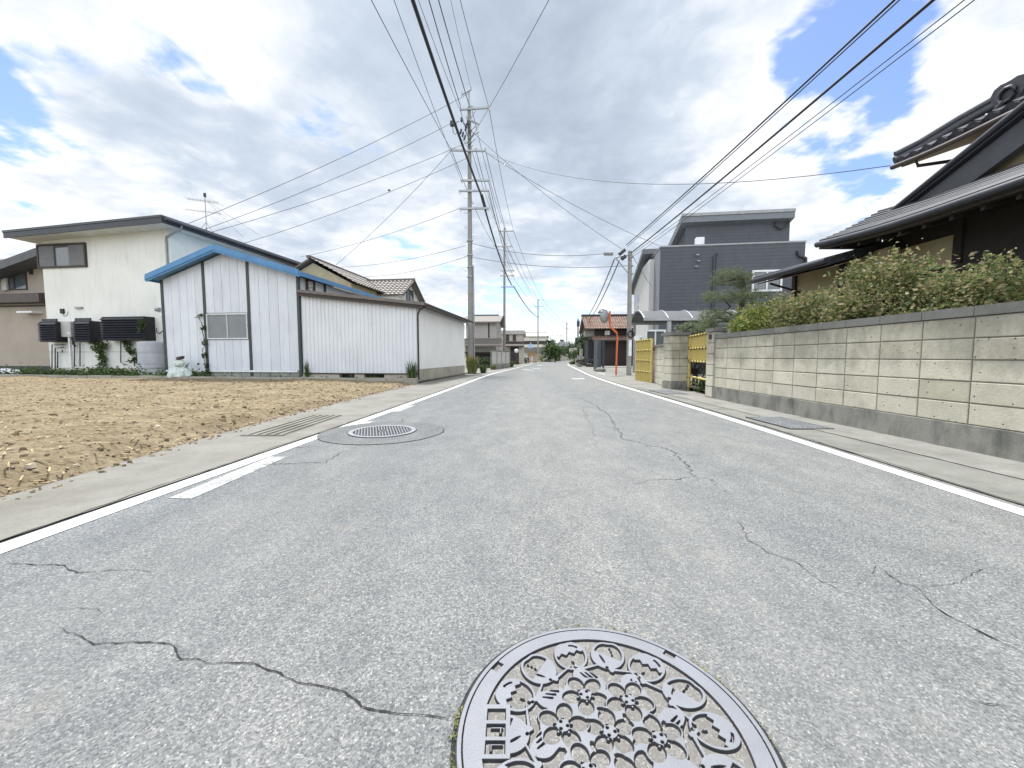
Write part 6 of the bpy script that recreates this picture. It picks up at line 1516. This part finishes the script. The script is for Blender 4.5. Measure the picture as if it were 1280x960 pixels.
farhouse('low white house at the far right of the street, before the storehouse', 72, 721, 735, 450, 439, 435, 5, FWHITE, FGREY, ((724, 728, 441, 445),), .3, 'flat', 4)
farhouse('tiny grey house with a pale roof at the vanishing point of the street', 150, 700, 716, 449, 441, 437, 8, FWALL, FGREY, (), .4)
farhouse('dark gabled house peeping out left of the storehouse eave', 56, 731, 742, 455, 427, 421, 6, WOODD, TILE, (), .4, 'gable_x', -4)
# street sign, timber frame, bike-like clutter
sg = V(663.3, 452, 70); t = thing('street_sign', (sg.x, 70, 0), 'small pale blue triangular sign on a thin post before the white house', 'sign')
MB().tube([(sg.x, 70, 0), (sg.x, 70, V(663, 432, 70).z)], .05, 6).build('post', GREYM, t); z = V(663, 435, 70).z; MB().prism([(sg.x - .5, 69.9, z), (sg.x + .5, 69.9, z), (sg.x, 69.9, z + 1.0)], (0, .04, 0)).build('plate', M('sign_blue', (.35, .55, .80), rough=.4), t)
q0, q1 = V(660, 452, 66), V(671, 452, 66); t = thing('timber_frame', ((q0.x + q1.x) / 2, 66, 0), 'orange-brown open timber frame standing by the third pole', 'frame')
OT = M('fresh_timber', (.45, .26, .12), (.36, .2, .09), .8, 4); zt_ = V(660, 441, 66).z
for x in (q0.x, q1.x - .25, (q0.x * .4 + q1.x * .6)): MB().box(WF, x, x + .22, 66, 66.2, 0, zt_ - .2).build('post', OT, t)
for z in (zt_ - .2, zt_ * .68): MB().box(WF, q0.x, q1.x, 65.98, 66.22, z, z + .2).build('beam', OT, t)
def tree(name, label, x, y, h, w, mat, n, seed, leaf=.34, cat='tree', trunk=.12):
    r = random.Random(seed); t = thing(name, (x, y, 0), label, cat); m = MB(); m.tube([(x, y, -.05), (x + .1, y, h * .3), (x, y, h * .55)], trunk, 8, trunk * .6)
    for _ in range(7): limb(m, (x, y, h * r.uniform(.25, .5)), (x + r.uniform(-.4, .4) * w, y + r.uniform(-.4, .4) * w, h * r.uniform(.55, .9)), trunk * .45, .02, r, .2)
    m.build('trunk', BARK, t); c = leaves(MB(), (x, y, h * .6), (w / 2, w / 2, h * .4), n, leaf, r, 20, .26); c.build('crown', mat, t); return t
for (px, Y, h, w, mt, lab, sd) in ((688, 78, 4.2, 2.6, LEAF_DARK, 'dark rounded tree right of the large white house', 1), (694, 72, 3.0, 1.9, LEAF_GREEN, 'bright green smaller tree in front of the dark rounded one', 2), (699, 92, 3.2, 3.2, LEAF_DARK, 'dark tree before the pyramid-roofed house', 3),
    (717, 80, 3.4, 3.0, LEAF_DARK, 'dark bush-like tree left of the low white house', 4), (734, 52, 4.2, 2.4, LEAF_DARK, 'dark tree against the left side of the storehouse', 5), (713, 140, 6, 6, LEAF_DARK, 'hazy dark tree at the end of the street', 6), (726, 60, 2.0, 2.4, LEAF_GREEN, 'low green garden tree by the far right line', 7)):
    tree('garden_tree', lab, V(px, 450, Y).x, Y, h, w, mt, 1500, sd)
r = random.Random(51)
for px, Y, w, h, mt, lab in ((656, 63, 1.5, .9, LEAF_DARK, 'dark rounded bush before the orange timber frame'), (676, 76, 1.0, 1.4, DRYG, 'yellowish clump of grass beside the third pole'), (683, 80, 1.4, 1.2, LEAF_DARK, 'dark hedge clump beside the grey annex'), (716, 52, .8, .5, LEAF_GREEN, 'grass clump at the tip of the right white line'), (732, 43, 1.6, .8, LEAF_GREEN, 'weedy bush by the dark junk beside the storehouse'), (628.5, 41.5, 1.0, .8, LEAF_GREEN, 'weedy bush between the slit wall and the beige house')):
    q = V(px, 450, Y); mb = leaves(MB(), (q.x, Y, h * .5), (w / 2, w / 2, h * .5), 260, .2, r, 9, .3); tag(mb.build('shrub', mt), lab, 'shrub')
q = V(721, 455, 46); lw2 = thing('boundary_wall', (q.x, 46, 0), 'low pale wall with a gate pillar at the bend of the right line', 'wall')
MB().box(Fr(q.x, 46, 60), 0, 9, 0, .2, -.05, 1.0).build('wall', FWALL, lw2); MB().box(Fr(V(726.5, 458, 44).x, 44, 0), -.15, .15, 0, .3, -.05, 1.9).build('gate_pillar', M('pillar_pale', (.5, .48, .44), rough=.9), lw2)
def junk():
    r = random.Random(77); c = V(736, 458, 39.2); t = thing('junk_heap', (c.x, 39.2, 0), 'heap of dark and pale oddments stacked beside the storehouse', 'heap')
    for k in range(14):
        x, y, z = c.x + r.uniform(-.9, .7), 39.2 + r.uniform(-.5, .4), .02 + .42 * (k // 6); a = r.uniform(0, 3); u = Vector((math.cos(a), math.sin(a), 0)); v = Vector((-u.y, u.x, 0)); s = r.uniform(.25, .5)
        MB().obox(Vector((x, y, z)), u * s * 1.4, v * s, (0, 0, r.uniform(.2, .4))).build(r.choice(('crate', 'box', 'board')), r.choice((DBROWN, GREYM, WFRAME, DMETAL)), t)
junk()
a_ = V(704, 426, 105); t = thing('tv_aerial', (a_.x, 110, a_.z), 'tiny television aerial on the dark pyramid roof', 'aerial'); MB().tube([(a_.x, 110, a_.z - 1), (a_.x, 110, a_.z + 2.2)], .05, 5).build('mast', GREYM, t); MB().tube([(a_.x - 1, 110, a_.z + 1.8), (a_.x + 1, 110, a_.z + 1.6)], .05, 5).build('aerial_array', GREYM, t)
# tree line and low hills closing the view
r = random.Random(61); mb = MB()
for i in range(150):
    x = -420 + 900 * r.random(); leaves(mb, (x, 420 + r.uniform(-20, 20), 2.5), (7, 4, 3 + 3 * r.random()), 60, 1.5, r, 8, .4)
tag(mb.build('far_trees', LEAF_DARK), kind='stuff')
mb = MB(); N_ = 60; pr = [(-2600 + 5200 * i / N_, 40 + 55 * abs(math.sin(i * .37)) + 30 * abs(math.sin(i * .91 + 1))) for i in range(N_ + 1)]
vs = []
for x, h in pr: vs += [(x, 2300, -5), (x, 2700, h), (x, 3300, -5)]
mb.add(vs, [(i * 3 + k, i * 3 + 3 + k, i * 3 + 4 + k, i * 3 + 1 + k) for i in range(N_) for k in (0, 1)], True); struct('hills', mb, M('hill_forest', (.06, .085, .06), (.05, .07, .05), .95, .01))
